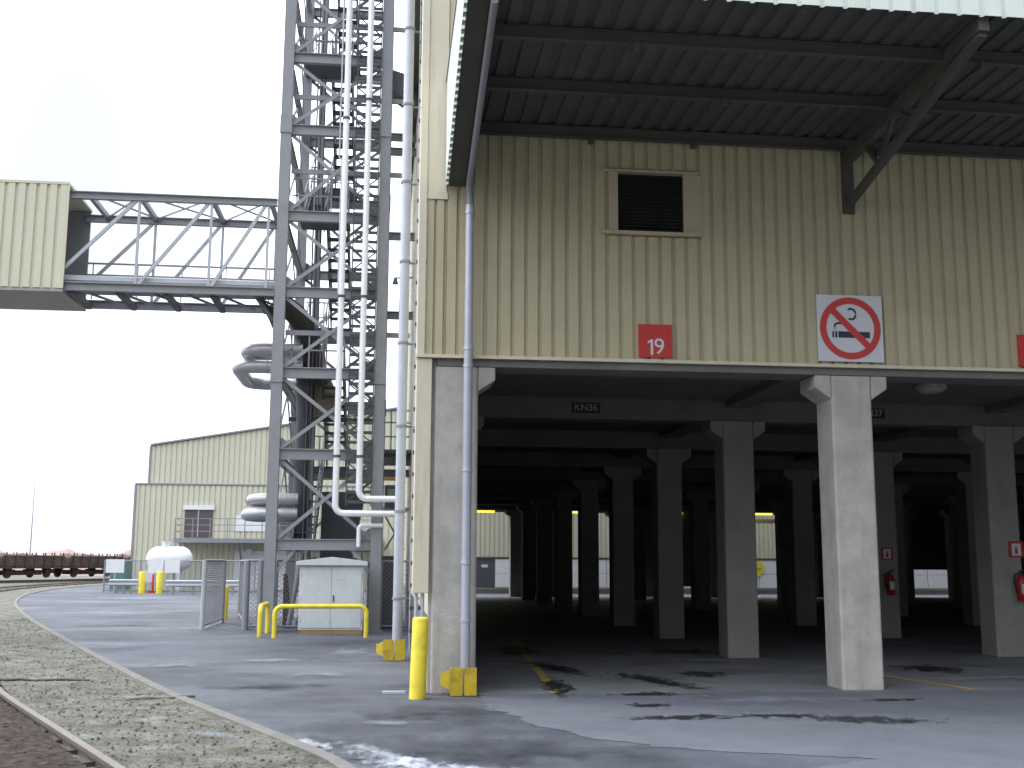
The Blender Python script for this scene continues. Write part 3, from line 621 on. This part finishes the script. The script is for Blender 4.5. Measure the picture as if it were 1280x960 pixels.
b = MB().box(-11.75, -.2, BY-1.6, BY-.06, 2.62, 2.86).build('balcony', STEEL, bb)
m = MB()
for z in (3.25, 3.6, 3.95): m.bar((-11.7, BY-1.55, z), (-.3, BY-1.55, z), .04)
for i in range(13): m.bar((-11.7+i*.95, BY-1.55, 2.86), (-11.7+i*.95, BY-1.55, 3.95), .05)
for z in (3.25, 3.6, 3.95): m.bar((-11.7, BY-1.55, z), (-11.7, BY-.1, z), .04)
m.build('railing', STEEL, b)
for x in (-8.2, -4.8, -1.4): MB().bar((x, BY-1.5, 2.6), (x, BY-.1, 1.7), .08).build('strut', STEEL, b)
MB().box(-8.6, -5.4, BY-.11, BY-.055, 0, 2.2).build('shutter_door', WHITE, bb)
MB().box(-7.9, -7.6, BY-.35, BY-.06, 2.0, 2.3).build('lamp', WHITE, bb)

# ------------------------------------------------------------------ steel tower
TX0, TX1, TY0, TY1, TT = -2.70, -.25, 27.0, 32.8, 19.0
tw = thing('steel_tower', 'tall grey steel lattice tower with inner stairs beside the warehouse', 'tower', ((TX0+TX1)/2, TY0, 0))
for x in (TX0, TX1):
    for y in (TY0, TY1):
        m = MB()
        m.ibeam((x, y, 0), (x, y, TT), .26, .24, .022, (1, 0, 0)); m.box(x-.2, x+.2, y-.2, y+.2, 0, .03)
        for z in (6.05, 12.3): m.box(x-.145, x+.145, y-.145, y+.145, z-.22, z+.22)
        # plated faces of the hollow section
        m.box(x-.12, x+.12, y-.118, y-.106, .03, TT).box(x-.12, x+.12, y+.106, y+.118, .03, TT)
        m.build('leg', STEEL, tw)
LV = [2.0, 4.12, 6.08, 8.06, 9.98, 12.2, 14.1, 16.2, 18.3]
a = .13
for i, z in enumerate(LV):
    for y in (TY0, TY1): MB().ibeam((TX0+a, y, z), (TX1-a, y, z), .26, .14, .02).build('beam', STEEL, tw)
    for x in (TX0, TX1): MB().ibeam((x, TY0+.15, z), (x, TY1-.15, z), .22, .12, .02).build('side_beam', STEEL, tw)
LZ = [0.0]+LV
for i in range(1, len(LZ)-1):
    z0, z1 = LZ[i]+.13, LZ[i+1]-.13
    for y in (TY0-.03, TY1+.03):
        for k, (s0, s1) in enumerate(((TX0+.14, TX1-.14), (TX1-.14, TX0+.14))):
            MB().bar((s0, y+.014*k*2, z0), (s1, y+.014*k*2, z1), .02, .085).build('brace', STEEL, tw)
        for x, s in ((TX0+.13, 1), (TX1-.13, -1)):
            MB().prism([(x, y+.045, z0), (x+s*.26, y+.045, z0), (x+s*.26, y+.045, z0+.1), (x+s*.04, y+.045, z0+.26), (x, y+.045, z0+.26)], (0, .012, 0)).build('gusset', STEEL, tw)
    for x in (TX0, TX1):
        ym = (TY0+TY1)/2
        MB().bar((x, TY0+.1, z0), (x, ym, z1), .08, .03, (1, 0, 0)).build('side_brace', STEEL, tw); MB().bar((x, ym, z1), (x, TY1-.1, z0), .08, .03, (1, 0, 0)).build('side_brace', STEEL, tw)
for s, x in ((1, TX0+.13), (-1, TX1-.13)): MB().bar((x, TY0, 1.35), (x+s*.45, TY0, 1.9), .06, .08).build('knee_brace', STEEL, tw)
# thin intermediate ties
for z in (7.1, 11.2, 13.15, 15.1): MB().bar((TX0+.14, TY0+.2, z), (TX1+.7, TY0+.2, z), .06, .12).build('tie', STEEL, tw)
# stairs inside
SY0, SY1 = 28.3, 31.6
for i in range(len(LV)-1):
    z0, z1 = LV[i]+.1, LV[i+1]+.1
    x0, x1 = ((-2.3, -1.78), (-1.70, -1.18))[i % 2]
    ya, yb = (SY0, SY1) if i % 2 == 0 else (SY1, SY0)
    f = MB(); n = 10
    for s in (x0, x1): f.bar((s, ya, z0), (s, yb, z1), .03, .2)
    for k in range(1, n):
        t_ = k/n; y = ya+(yb-ya)*t_; z = z0+(z1-z0)*t_; f.box(x0+.016, x1-.016, y-.13, y+.13, z-.02, z+.02)
    f = f.build('stair_flight', STEELD, tw)
    r = MB()
    for s in (x0, x1):
        r.bar((s, ya, z0+.95), (s, yb, z1+.95), .035); r.bar((s, ya, z0+.5), (s, yb, z1+.5), .025)
        for k in range(4): t_ = k/3; r.bar((s, ya+(yb-ya)*t_, z0+(z1-z0)*t_), (s, ya+(yb-ya)*t_, z0+(z1-z0)*t_+.95), .03)
    r.build('handrail', STEEL, f)
    yy0, yy1 = (SY1+.0, TY1-.16) if i % 2 == 0 else (TY0+.2, SY0)
    p = MB().box(-2.35, -1.1, yy0, yy1, z1-.05, z1).build('landing', STEELD, tw)
    m = MB(); ye = TY1-.2 if i % 2 == 0 else TY0+.22
    for zz in (z1+.5, z1+.95): m.bar((-2.5, ye, zz), (-1.1, ye, zz), .035)
    for k in range(4): m.bar((-2.4+k*.42, ye, z1), (-2.4+k*.42, ye, z1+.95), .035)
    m.build('handrail', STEEL, p)
# cable ladder up the front
m = MB(); lx0, lx1, ly = -.98, -.40, TY0-.16
for x in (lx0, lx1): m.bar((x, ly, 2.9), (x, ly, TT), .03, .05)
m.build('cable_rail', STEELD, tw)
m = MB(); z = 3.0; k = 0
while z < TT: m.bar((lx0, ly, z), (lx1, ly, z), .03, .075); z += .235
m.build('cable_rungs', STEELD, tw)
m = MB(); z = 3.0
while z < TT-.6: m.bar((lx0, ly+.03, z), (lx1, ly+.03, z+.47), .02, .03); m.bar((lx1, ly+.03, z+.46), (lx0, ly+.03, z+.94), .02, .03); z += .94
m.build('cable_zigzag', STEELD, tw)
for x in (-2.05, -1.95, -1.85): MB().tube([(x, TY0+1.2, 2), (x, TY0+1.2, TT)], .02, 6).build('riser_cable', STEELD, tw)
# inner post and outriggers to the warehouse
MB().bar((-1.5, TY1-.3, 0), (-1.5, TY1-.3, TT), .12).build('inner_post', STEEL, tw)
MB().bar((-2.05, 30, 0), (-2.05, 30, TT), .16).build('inner_post', STEEL, tw)
for z, y in ((12.75, 28.6), (12.35, 28.6), (4.1, 28.4), (3.9, 29.6), (8.0, 29.0), (10.0, 28.5)):
    MB().ibeam((TX1+.13, y, z), (.55, y, z), .2, .12, .02).build('outrigger', STEEL, tw)
MB().prism([(TX1+.14, 27.4, 13.55), (TX1+.14, 27.4, 14.1), (.55, 27.4, 13.9), (.55, 27.4, 13.1)], (0, .7, 0)).build('cable_duct', STEELD, tw)
pf = MB().box(TX1+.14, .55, 27.6, 29.4, 4.25, 4.33).build('side_platform', STEELD, tw)
m = MB()
for z in (4.65, 5.0, 5.3): m.bar((TX1+.15, 27.65, z), (.5, 27.65, z), .035)
for x in (TX1+.3, .35): m.bar((x, 27.65, 4.33), (x, 27.65, 5.3), .035)
m.build('railing', STEEL, pf)
m = MB(); m.bar((-.05, 29, 1.9), (.45, 29, 2.75), .04); m.bar((.45, 29, 1.9), (-.05, 29, 2.75), .04); m.build('lattice', STEELD, tw)

# pipes in front of the tower
def pipe(name, pts, r, m, label, cat, bend=.16, group=None, collars=()):
    t = thing(name, label, cat, pts[0], group); MB().tube(route(pts, bend), r, 16).build('pipe', m, t)
    for (x, y, z) in collars: MB().tube([(x, y, z-.03), (x, y, z+.03)], r*1.22, 14).build('clamp', STEELD, t)
    return t
py = TY0-.40
pipe('jacketed_pipe', [(-1.215, py, TT), (-1.215, py, 2.72), (.30, py, 2.72)], .075, WHITEP, 'left white jacketed pipe on the tower front, turning right at the bottom', 'pipe', .2, 'white pipes on the tower front', [(-1.215, py, z) for z in (4.05, 7.9, 12.4, 16)])
pipe('jacketed_pipe', [(-.675, py-.02, TT), (-.675, py-.02, 3.06), (.22, py-.02, 3.06)], .075, WHITEP, 'right white jacketed pipe on the tower front, ending above its neighbour', 'pipe', .2, 'white pipes on the tower front', [(-.675, py-.02, z) for z in (4.05, 7.9, 12.9, 16)])
pipe('conduit_pipe', [(-1.36, py+.1, TT), (-1.36, py+.1, 11.4), (-1.30, py+.1, 11.39), (-1.30, py+.1, 8)], .022, PALEST, 'thin pale conduit just left of the white pipes, upper half of the tower', 'pipe', .004)
# shorter stubs beside the elbows
pipe('pipe_stub', [(-.66, py+.25, 1.95), (-.66, py+.25, 2.45), (-.1, py+.25, 2.45)], .05, WHITEP, 'short pale pipe stub below the elbows of the white pipes', 'pipe', .1)
pipe('gas_pipe', [(-2.9, 33.4, 4.05), (.5, 33.4, 4.05)], .075, mat('ochre_paint', (.45, .27, .05), .5), 'ochre yellow horizontal pipe crossing behind the tower', 'pipe')

# silver ducts looping out to the left
def duct(z, x, y0, y1, r, label):
    t = thing('silver_duct', label, 'duct', (x, y0, z), 'silver ducts looping out of the tower')
    MB().tube(route([(-2.2, y0, z), (x, y0, z), (x, y1, z-.03), (-2.2, y1, z-.03)], .45, 10), r, 20).build('pipe', SILVER, t)
    for xx in (x+.75, -2.5):
        for y in (y0, y1): MB().tube([(xx, y, z-(.03 if y == y1 else 0)), (xx+.03, y, z-(.03 if y == y1 else 0))], r*1.04, 20).build('band', PALEST, t)
duct(6.85, -3.62, 28.2, 29.4, .17, 'upper silver duct loop under the bridge, topmost')
duct(6.45, -3.85, 28.4, 31.0, .17, 'upper silver duct loop just below the topmost one')
duct(3.12, -3.38, 28.3, 29.1, .145, 'lower silver duct loop above its twin near the balcony')
duct(2.76, -3.48, 28.2, 29.2, .145, 'lowest silver duct loop left of the tower')
t = thing('conveyor_chute', 'dark curved chute falling inside the tower below the bridge', 'chute', (-2.3, 28.5, 6))
MB().tube(catmull([(-2.75, 28.0, 8.0), (-2.35, 28.2, 7.7), (-2.1, 28.5, 7.2), (-2.0, 28.6, 6.6), (-2.15, 28.8, 6.1)], 6), .27, 18).build('chute', CHUTE, t)
MB().tube([(-2.15, 28.8, 6.1), (-2.15, 28.8, 5.2), (-2.2, 28.8, 2.1)], [.26, .2, .2], 16).build('fall_pipe', STEELD, t)
t = thing('drive_housing', 'beige drive housing inside the tower above the stair', 'machine', (-1.75, 28.9, 5.9))
MB().prism([(-2.05, 28.9, 5.3), (-1.3, 28.9, 5.3), (-1.4, 28.9, 6.0), (-1.6, 28.9, 6.4), (-1.9, 28.9, 6.7), (-2.05, 28.9, 6.7)], (0, .9, 0)).build('housing', BRASS, t, .05)
MB().tube([(-1.75, 28.88, 6.25), (-1.75, 28.8, 6.25)], .18, 18).build('wheel', STEELD, t)
MB().bar((-2.6, 29.35, 5.25), (-.4, 29.35, 5.25), .1).build('support', STEELD, t)
# machinery under the tower
t = thing('dust_hopper', 'dark grey hopper and machinery under the tower behind the cabinet', 'machine', (-1.3, 30.2, 0))
MB().box(-2.0, -.7, 29.5, 31.2, .3, 1.7).build('casing', STEELD, t, .03)
MB().prism([(-1.7, 29.6, 1.7), (-.9, 29.6, 1.7), (-.6, 29.6, 3.4), (-1.7, 29.6, 3.4)], (0, 1.2, 0)).build('hopper', STEELD, t)
for x in (-1.95, -.75): MB().bar((x, 29.6, 0), (x, 29.6, .35), .1).build('foot', STEELD, t)
for i, (x0, z0, x1, z1, mm, nm) in enumerate(((-2.35, 0, -2.1, 1.8, STEEL, 'grey'), (-2.15, 0, -1.8, 1.7, STEELD, 'dark grey'), (-2.05, 0, -2.0, 1.9, STEEL, 'pale'))):
    o = MB().tube([(x0, 28.4+i*.2, z0), (x1, 28.9+i*.2, z1)], .06, 10).build('leaning_pole', mm)
    tag(o, '%s pole leaning under the tower left of the cabinet, %s of three' % (nm, ('front', 'middle', 'rear')[i]), 'pole')
tag(MB().prism([(-2.5, 28.6, 0), (-2.28, 28.6, 0), (-2.42, 28.6, 1.3), (-2.52, 28.6, 1.3)], (0, .05, 0)).build('rusty_plate', RUST), 'rusty narrow plate propped behind the left tower leg', 'plate')
tag(MB().box(-.12, .42, 27.9, 28.05, 0.0, 1.75).build('shadow_panel', STEELD, None, .01), 'dark grey panel standing in for the shadow between the tower and the tall pipe', 'board')  # dark sheet added to paint in the shadow beside the tower
t = thing('control_box', 'dark control box beside the right tower leg above the fence', 'box', (.1, 28.3, 2.9))
MB().box(-.08, .38, 28.2, 28.7, 2.95, 3.5).build('housing', STEELD, t, .01); MB().box(-.0, .3, 28.19, 28.2, 3.1, 3.4).build('cover', STEEL, t)
MB().box(-.1, .55, 28.25, 28.6, 2.85, 2.945).build('shelf', STEEL, t)

# ------------------------------------------------------------------ conveyor bridge
BX0, BX1, B0, B1, Z0, Z1 = -24.0, -2.84, 26.9, 28.8, 7.92, 10.36
XB = -7.75
br = thing('conveyor_bridge', 'steel truss conveyor bridge, left half clad in beige ribs', 'bridge', (-14, 27.8, 7.8))
bx = MB()
bx.corr((BX0, B0-.10, Z0+.02), (1, 0, 0), (0, -1, 0), (0, 0, 1), XB-BX0, Z1-Z0+.1, .24, .04, .7)
bx.corr((BX0, B1+.10, Z0+.02), (1, 0, 0), (0, 1, 0), (0, 0, 1), XB-BX0, Z1-Z0+.1, .24, .04, .7); bx.build('ribbed_cladding', BEIGE2, br)
MB().box(BX0, XB, B0-.095, B0-.07, Z0+.02, Z1+.1).box(BX0, XB, B1+.07, B1+.095, Z0+.02, Z1+.1).build('inner_lining', STEEL, br)
MB().box(BX0, XB+.02, B0-.15, B1+.15, Z1+.12, Z1+.18).build('roof', BEIGE2, br)
MB().box(BX0, XB+.02, B0-.12, B1+.12, Z0-.06, Z0+.018).build('underside', mat('soffit_sheet', (.34, .33, .33), .7), br)
MB().box(XB-.01, XB+.03, B0-.14, B0-.09, Z0+.02, Z1+.11).build('edge_trim', TRIM, br)
for y in (B0, B1):
    MB().ibeam((XB-.1, y, Z1-.09), (BX1, y, Z1-.09), .18, .14, .02).build('top_chord', STEEL, br)
    MB().ibeam((XB-.1, y, Z0+.1), (BX1, y, Z0+.1), .2, .14, .02).build('bottom_chord', STEEL, br)
    xsv = [-7.6, -5.98, -4.28, -2.92]
    for i, x in enumerate(xsv):
        if 0 < i: MB().bar((x-.12, y, Z0+.2), (x-.12, y, Z1-.18), .06).build('post', PALEST, br)
        if i < 3: MB().bar((x-.05 if i else x-.15, y, Z0+(.2 if i else .55)), (xsv[i+1]-.2, y, Z1-.18), .06, .08).build('diagonal', PALEST, br)
for i, x in enumerate((-7.3, -6.1, -4.4, -3.0)):
    MB().bar((x, B0, Z1-.05), (x, B1, Z1-.05), .1, .12).build('cross_beam', STEEL, br)
for x in (-7.6, -6.5, -5.4, -4.3, -3.2): MB().bar((x, B0+.08, Z0+.02), (x+.0, B1-.08, Z0+.02), .12, .14).build('floor_beam', STEELD, br)
for x0, x1 in ((-7.3, -6.1), (-6.1, -4.4), (-4.4, -3.0)):
    MB().bar((x0, B0, Z1-.02), (x1, B1, Z1-.02), .035).build('wind_brace', STEEL, br); MB().bar((x1, B0, Z1-.05), (x0, B1, Z1-.05), .035).build('wind_brace', STEEL, br)
MB().box(XB, BX1, B0+.08, B0+1.3, Z0+.21, Z0+.25).build('walkway', STEEL, br)
for k in range(6): x = XB+.3+k*.8; MB().bar((x, B0+.1, Z0+.06), (x+.75, B1-.1, Z0+.06), .05).build('floor_brace', STEEL, br)
for z in (8.45, 8.75, 9.05): MB().bar((XB, B1-.15, z), (BX1, B1-.15, z), .042).build('handrail', STEEL, br)
MB().bar((XB, B0+.1, Z0+.33), (BX1, B0+.1, Z0+.33), .03, .1).build('toe_board', PALEST, br)
for k in range(5): MB().bar((XB+.2+k*1.1, B1-.15, Z0+.2), (XB+.2+k*1.1, B1-.15, 9.05), .028).build('rail_post', PALEST, br)
MB().tube([(XB-1, B0+.75, Z0+.45), (BX1, B0+.75, Z0+.45)], .11, 14).build('service_pipe', PALEST, br)
for k in range(9):
    MB().bar((-3.25+k*.05, B0+.2+k*.2, Z0-.02), (-2.86, B0+.2+k*.2, Z0-.55-.05*(k % 3)), .05, .09).build('knee_strut', STEELD, br)
for x, y in ((-17, B0), (-17, B1)): MB().ibeam((x, y, 0), (x, y, Z0-.06), .25, .2, .02, (1, 0, 0)).build('trestle_leg', STEEL, br)

# ------------------------------------------------------------------ cabinet
t = thing('electrical_cabinet', 'white two-door electrical cabinet with pitched cap in front of the tower', 'cabinet', (-1.22, 26.2, 0))
cx0, cx1, cy0, cy1, ch = -1.93, -.50, 25.95, 26.55, 1.52
MB().box(cx0, cx1, cy0, cy1, .09, ch).build('body', CABW, t, .01)
MB().prism([(cx0-.08, cy0-.1, ch+.002), (cx1+.08, cy0-.1, ch+.002), (cx1+.08, cy0-.1, ch+.09), ((cx0+cx1)/2, cy0-.1, ch+.19), (cx0-.08, cy0-.1, ch+.09)], (0, cy1-cy0+.2, 0)).build('cap', CABW, t, .006)
for s, (a0, a1) in enumerate(((cx0+.05, (cx0+cx1)/2-.006), ((cx0+cx1)/2+.006, cx1-.05))):
    d = MB().box(a0, a1, cy0-.018, cy0-.001, .14, ch-.05).build('door', CABW, t, .004)
    for hz in (.3, .8, 1.3): hx = a1+.01 if s else a0-.01; MB().tube([(hx, cy0-.022, hz-.04), (hx, cy0-.022, hz+.04)], .011, 8).build('hinge', PALEST, d)
    if s: MB().box(a0+.03, a0+.06, cy0-.035, cy0-.018, .72, .86).build('handle', STEELD, d); MB().box(a0+.14, a0+.34, cy0-.0195, cy0-.0182, 1.18, 1.20).build('pink_label', mat('faded_pink', (.6, .42, .45), .6), d)
MB().box(cx0+.01, cx1-.01, cy0+.01, cy1-.01, .0, .088).build('plinth', mat('ochre_base', (.30, .20, .07), .7, var=.3), t)

# ------------------------------------------------------------------ fence and gates
def wire(p, q, z0, z1, m, name, parent, pitch=.11):
    """welded mesh infill: diagonal wires between two posts"""
    p = Vector(p); q = Vector(q); L = (q-p).length; d = (q-p)/L; w_ = MB(); h = z1-z0; x = -h
    while x < L:
        for s in (1, -1):
            a0, a1 = max(x, 0), min(x+h, L)
            if a1 > a0:
                za, zb = (a0-x), (a1-x)
                if s < 0: za, zb = h-za, h-zb
                w_.bar(p+d*a0+Vector((0, 0, z0+za)), p+d*a1+Vector((0, 0, z0+zb)), .008)
        x += pitch
    return w_.build(name, m, parent)
FH = 1.62
def panel(name, pts, label, cat, post=.05, bottom=True, grp=None):
    t = thing(name, label, cat, pts[0], grp)
    for p in pts: MB().tube([p, (p[0], p[1], FH)], post, 10).build('post', PALEST if cat == 'gate' else STEEL, t)
    for p, q in zip(pts, pts[1:]):
        r = MB(); r.tube([(p[0], p[1], FH), (q[0], q[1], FH)], .028, 8)
        if bottom: r.tube([(p[0], p[1], .1), (q[0], q[1], .1)], .025, 8)
        r.build('rail', STEEL, t); wire(p, q, .1, FH, STEEL, 'wire_mesh', t)
    return t
panel('fence_gate', [(-4.26, 27.5, 0), (-4.29, 31.0, 0)], 'open wire mesh gate leaf standing out towards the yard', 'gate', .055)
panel('fence', [(-3.28, 27.5, 0), (-2.95, 27.5, 0)], 'short mesh fence between the thick gate post and the tower leg', 'fence', .075)
panel('fence', [(-3.28, 27.75, 0), (-4.18, 33.6, 0), (-4.6, 37, 0)], 'grey mesh fence running back from the gate post behind the tower', 'fence', .05)
panel('fence', [(-2.55, 27.25, 0), (-1.4, 27.28, 0), (-.42, 27.3, 0)], 'mesh fence panel spanning between the two front tower legs', 'fence', .03)
panel('fence', [(-.1, 27.4, 0), (.5, 27.4, 0)], 'short mesh fence from the right tower leg to the warehouse', 'fence', .03)
panel('fence', [(-14.4, 60.5, 0), (-12.6, 60.5, 0), (-10.9, 60.5, 0), (-9.0, 60.5, 0), (-6.8, 60.5, 0)], 'far wire fence in front of the white tank', 'fence', .04)
t = thing('wheel_lamp', 'small dark lamp on a bracket beside the tall pipe', 'lamp', (.1, 22, 9)) if False else None
tag(MB().prism([(.0, 26.95, 8.35), (.14, 26.95, 8.35), (.10, 26.95, 8.5), (.04, 26.95, 8.5)], (0, .12, 0)).bar((.07, 27, 8.5), (.5, 27, 8.52), .03).build('floodlight', STEELD), 'small dark floodlight hanging between the tower and the tall pipe', 'lamp')

# guard rails
def guard_rail(x0, x1, y, label, n):
    t = thing('guard_rail', label, 'guard rail', (x0, y, 0), 'pale guard rails across the yard')
    m = MB()
    pr = [(0, .38), (-.04, .42), (-.04, .47), (0, .51), (0, .57), (-.04, .61), (-.04, .66), (0, .70)]
    m.prism([(x0, y+a, b) for a, b in pr]+[(x0, y+.012+a, b) for a, b in pr[::-1]], (x1-x0, 0, 0)); m.build('beam', PALEST, t)
    for i in range(n): x = x0+.35+(x1-x0-.7)*i/(n-1); MB().box(x-.05, x+.05, y+.014, y+.1, 0, .66).build('post', STEEL, t)
guard_rail(-13.6, -12.2, 58.2, 'short pale guard rail left of the far bollards', 3)
guard_rail(-10.5, -7.0, 56.2, 'longer pale guard rail in front of the white tank', 4)
# tank
t = thing('storage_tank', 'white domed storage tank on legs behind the far guard rail', 'tank', (-12, 62.5, 0))
R_ = .66; zc = 1.72; pr = [(-12.75+R_*(1-math.cos(k*math.pi/16)), R_*math.sin(k*math.pi/16)) for k in range(9)]
pr = pr+[(-11.0+R_*math.sin(k*math.pi/16), R_*math.cos(k*math.pi/16)) for k in range(1, 9)]
MB().tube([(a, 62.5, zc) for a, b in pr], [max(b, .01) for a, b in pr], 28, False).build('shell', WHITE, t)
MB().tube([(-11.75, 62.5, zc+R_-.02), (-11.75, 62.5, zc+R_+.18), (-11.75, 62.5, zc+R_+.28)], [.2, .2, .28], 18).build('manhole', WHITE, t)
for x in (-12.3, -11.0): MB().box(x-.1, x+.1, 62.2, 62.8, 0, zc-.45).build('leg', WHITE, t)
MB().box(-12.7, -11.9, 61.9, 62.3, .5, 1.1).build('pump_cover', WHITE, t)
for x0, x1, y, lb in ((-12.2, -11.42, 60.3, 'left white notice board on the fence before the tank'), (-11.36, -10.6, 60.3, 'right white notice board on the fence before the tank'), (-14.2, -13.3, 59.9, 'white notice board on a post at the yard\'s far left corner')):
    t = thing('notice_board', lb, 'board', (x0, y, 0), 'white notice boards by the far fence')
    MB().box(x0, x1, y-.03, y, 1.0, 1.68).build('panel', WHITE, t); MB().box((x0+x1)/2-.03, (x0+x1)/2+.03, y+.002, y+.05, 0, 1.5).build('post', PALEST, t)
tag(MB().box(-14.7, -13.9, 63, 64.5, 0, 1.6).build('green_container', GREEN, None, .03), 'dull green container at the left corner of the beige building', 'container')
tag(MB().tube([(-34.5, 115, 0), (-34.5, 115, 9.5)], [.09, .03], 8).build('lamp_mast', PALEST), 'thin pale mast beyond the wagons at far left', 'mast')

# ------------------------------------------------------------------ wagons
def wagon():
    t = thing('stake_wagon', 'rusty stake wagon', 'wagon', (0, 0, 0), 'rusty stake wagons on the straight track'); L, W = 6.6, 1.35
    MB().box(-L/2, L/2, -W, W, .78, .95).build('deck', RUST, t)
    for s in (-1, 1): MB().box(-L/2, L/2, s*W-.03, s*W+.03, .952, 1.62).build('side_board', RUST, t)
    for s in (-1, 1): MB().box(s*(L/2)-.03, s*(L/2)+.03, -W+.04, W-.04, .952, 1.5).build('end_board', RUST, t)
    for s in (-1, 1):
        for k in range(7): x = -L/2+.25+k*(L-.5)/6; MB().box(x-.04, x+.04, s*(W+.07)-.035, s*(W+.07)+.035, .8, 1.82).build('stake', RUST, t)
    for x in (-L/2+1.2, L/2-1.2):
        m = MB()
        for s in (-.75, .75): m.tube([(x, s-.06, .6), (x, s+.06, .6)], .45, 20)
        m.tube([(x, -.8, .6), (x, .8, .6)], .07, 8); m.build('wheelset', STEELD, t)
        for s in (-1, 1): MB().box(x-.45, x+.45, s*.98-.06, s*.98+.06, .45, .72).build('axle_box', RUST, t)
    MB().box(-L/2+1.9, L/2-1.9, -.9, .9, .35, .65).build('underframe', RUST, t)
    for s in (-1, 1):
        for k in (-.85, .85): MB().tube([(s*L/2, k, .85), (s*(L/2+.3), k, .85), (s*(L/2+.33), k, .85)], [.06, .06, .17], 12).build('buffer', STEELD, t)
    for k in range(5):
        x = -L/2+.9+k*1.2; MB().tube([(x, -1.1, 1.35), (x+.1, 1.1, 1.4+.1*(k % 2))], .3, 9).build('scrap_load', RUST, t)
    return t
w0 = wagon(); ang = math.atan2(WD.y, WD.x)
names = ['leftmost rusty stake wagon, cut by the photo edge', 'second rusty stake wagon from the left', 'third rusty stake wagon from the left', 'rusty stake wagon at the right end, half hidden by the fence']
for i in range(4):
    if i: 
        o = w0.copy(); col.objects.link(o)
        for ch in list(w0.children): c_ = ch.copy(); col.objects.link(c_); c_.parent = o
    else: o = w0
    p = WA+WD*(4.25+i*7.35); o.location = (p.x, p.y, .14); o.scale = (1, 1, 1.12); o.rotation_euler = (0, 0, ang); o['label'] = names[i]
m = MB(); vs = []; n = 40
for k in range(n+1):
    x = -62+k*1.0; hgt = 2.5+.35*math.sin(k*.8)+random.random()*.5 if k < 34 else max(0, 2.2-(k-33)*.4)
    vs += [(x, 128, 0), (x, 134, hgt*.9), (x, 139, hgt*.5), (x, 145, 0)]
m.add(vs, [(4*k+j, 4*k+j+1, 4*k+j+5, 4*k+j+4) for k in range(n) for j in range(3)], True); struct(m.build('earth_hills', MOUND))
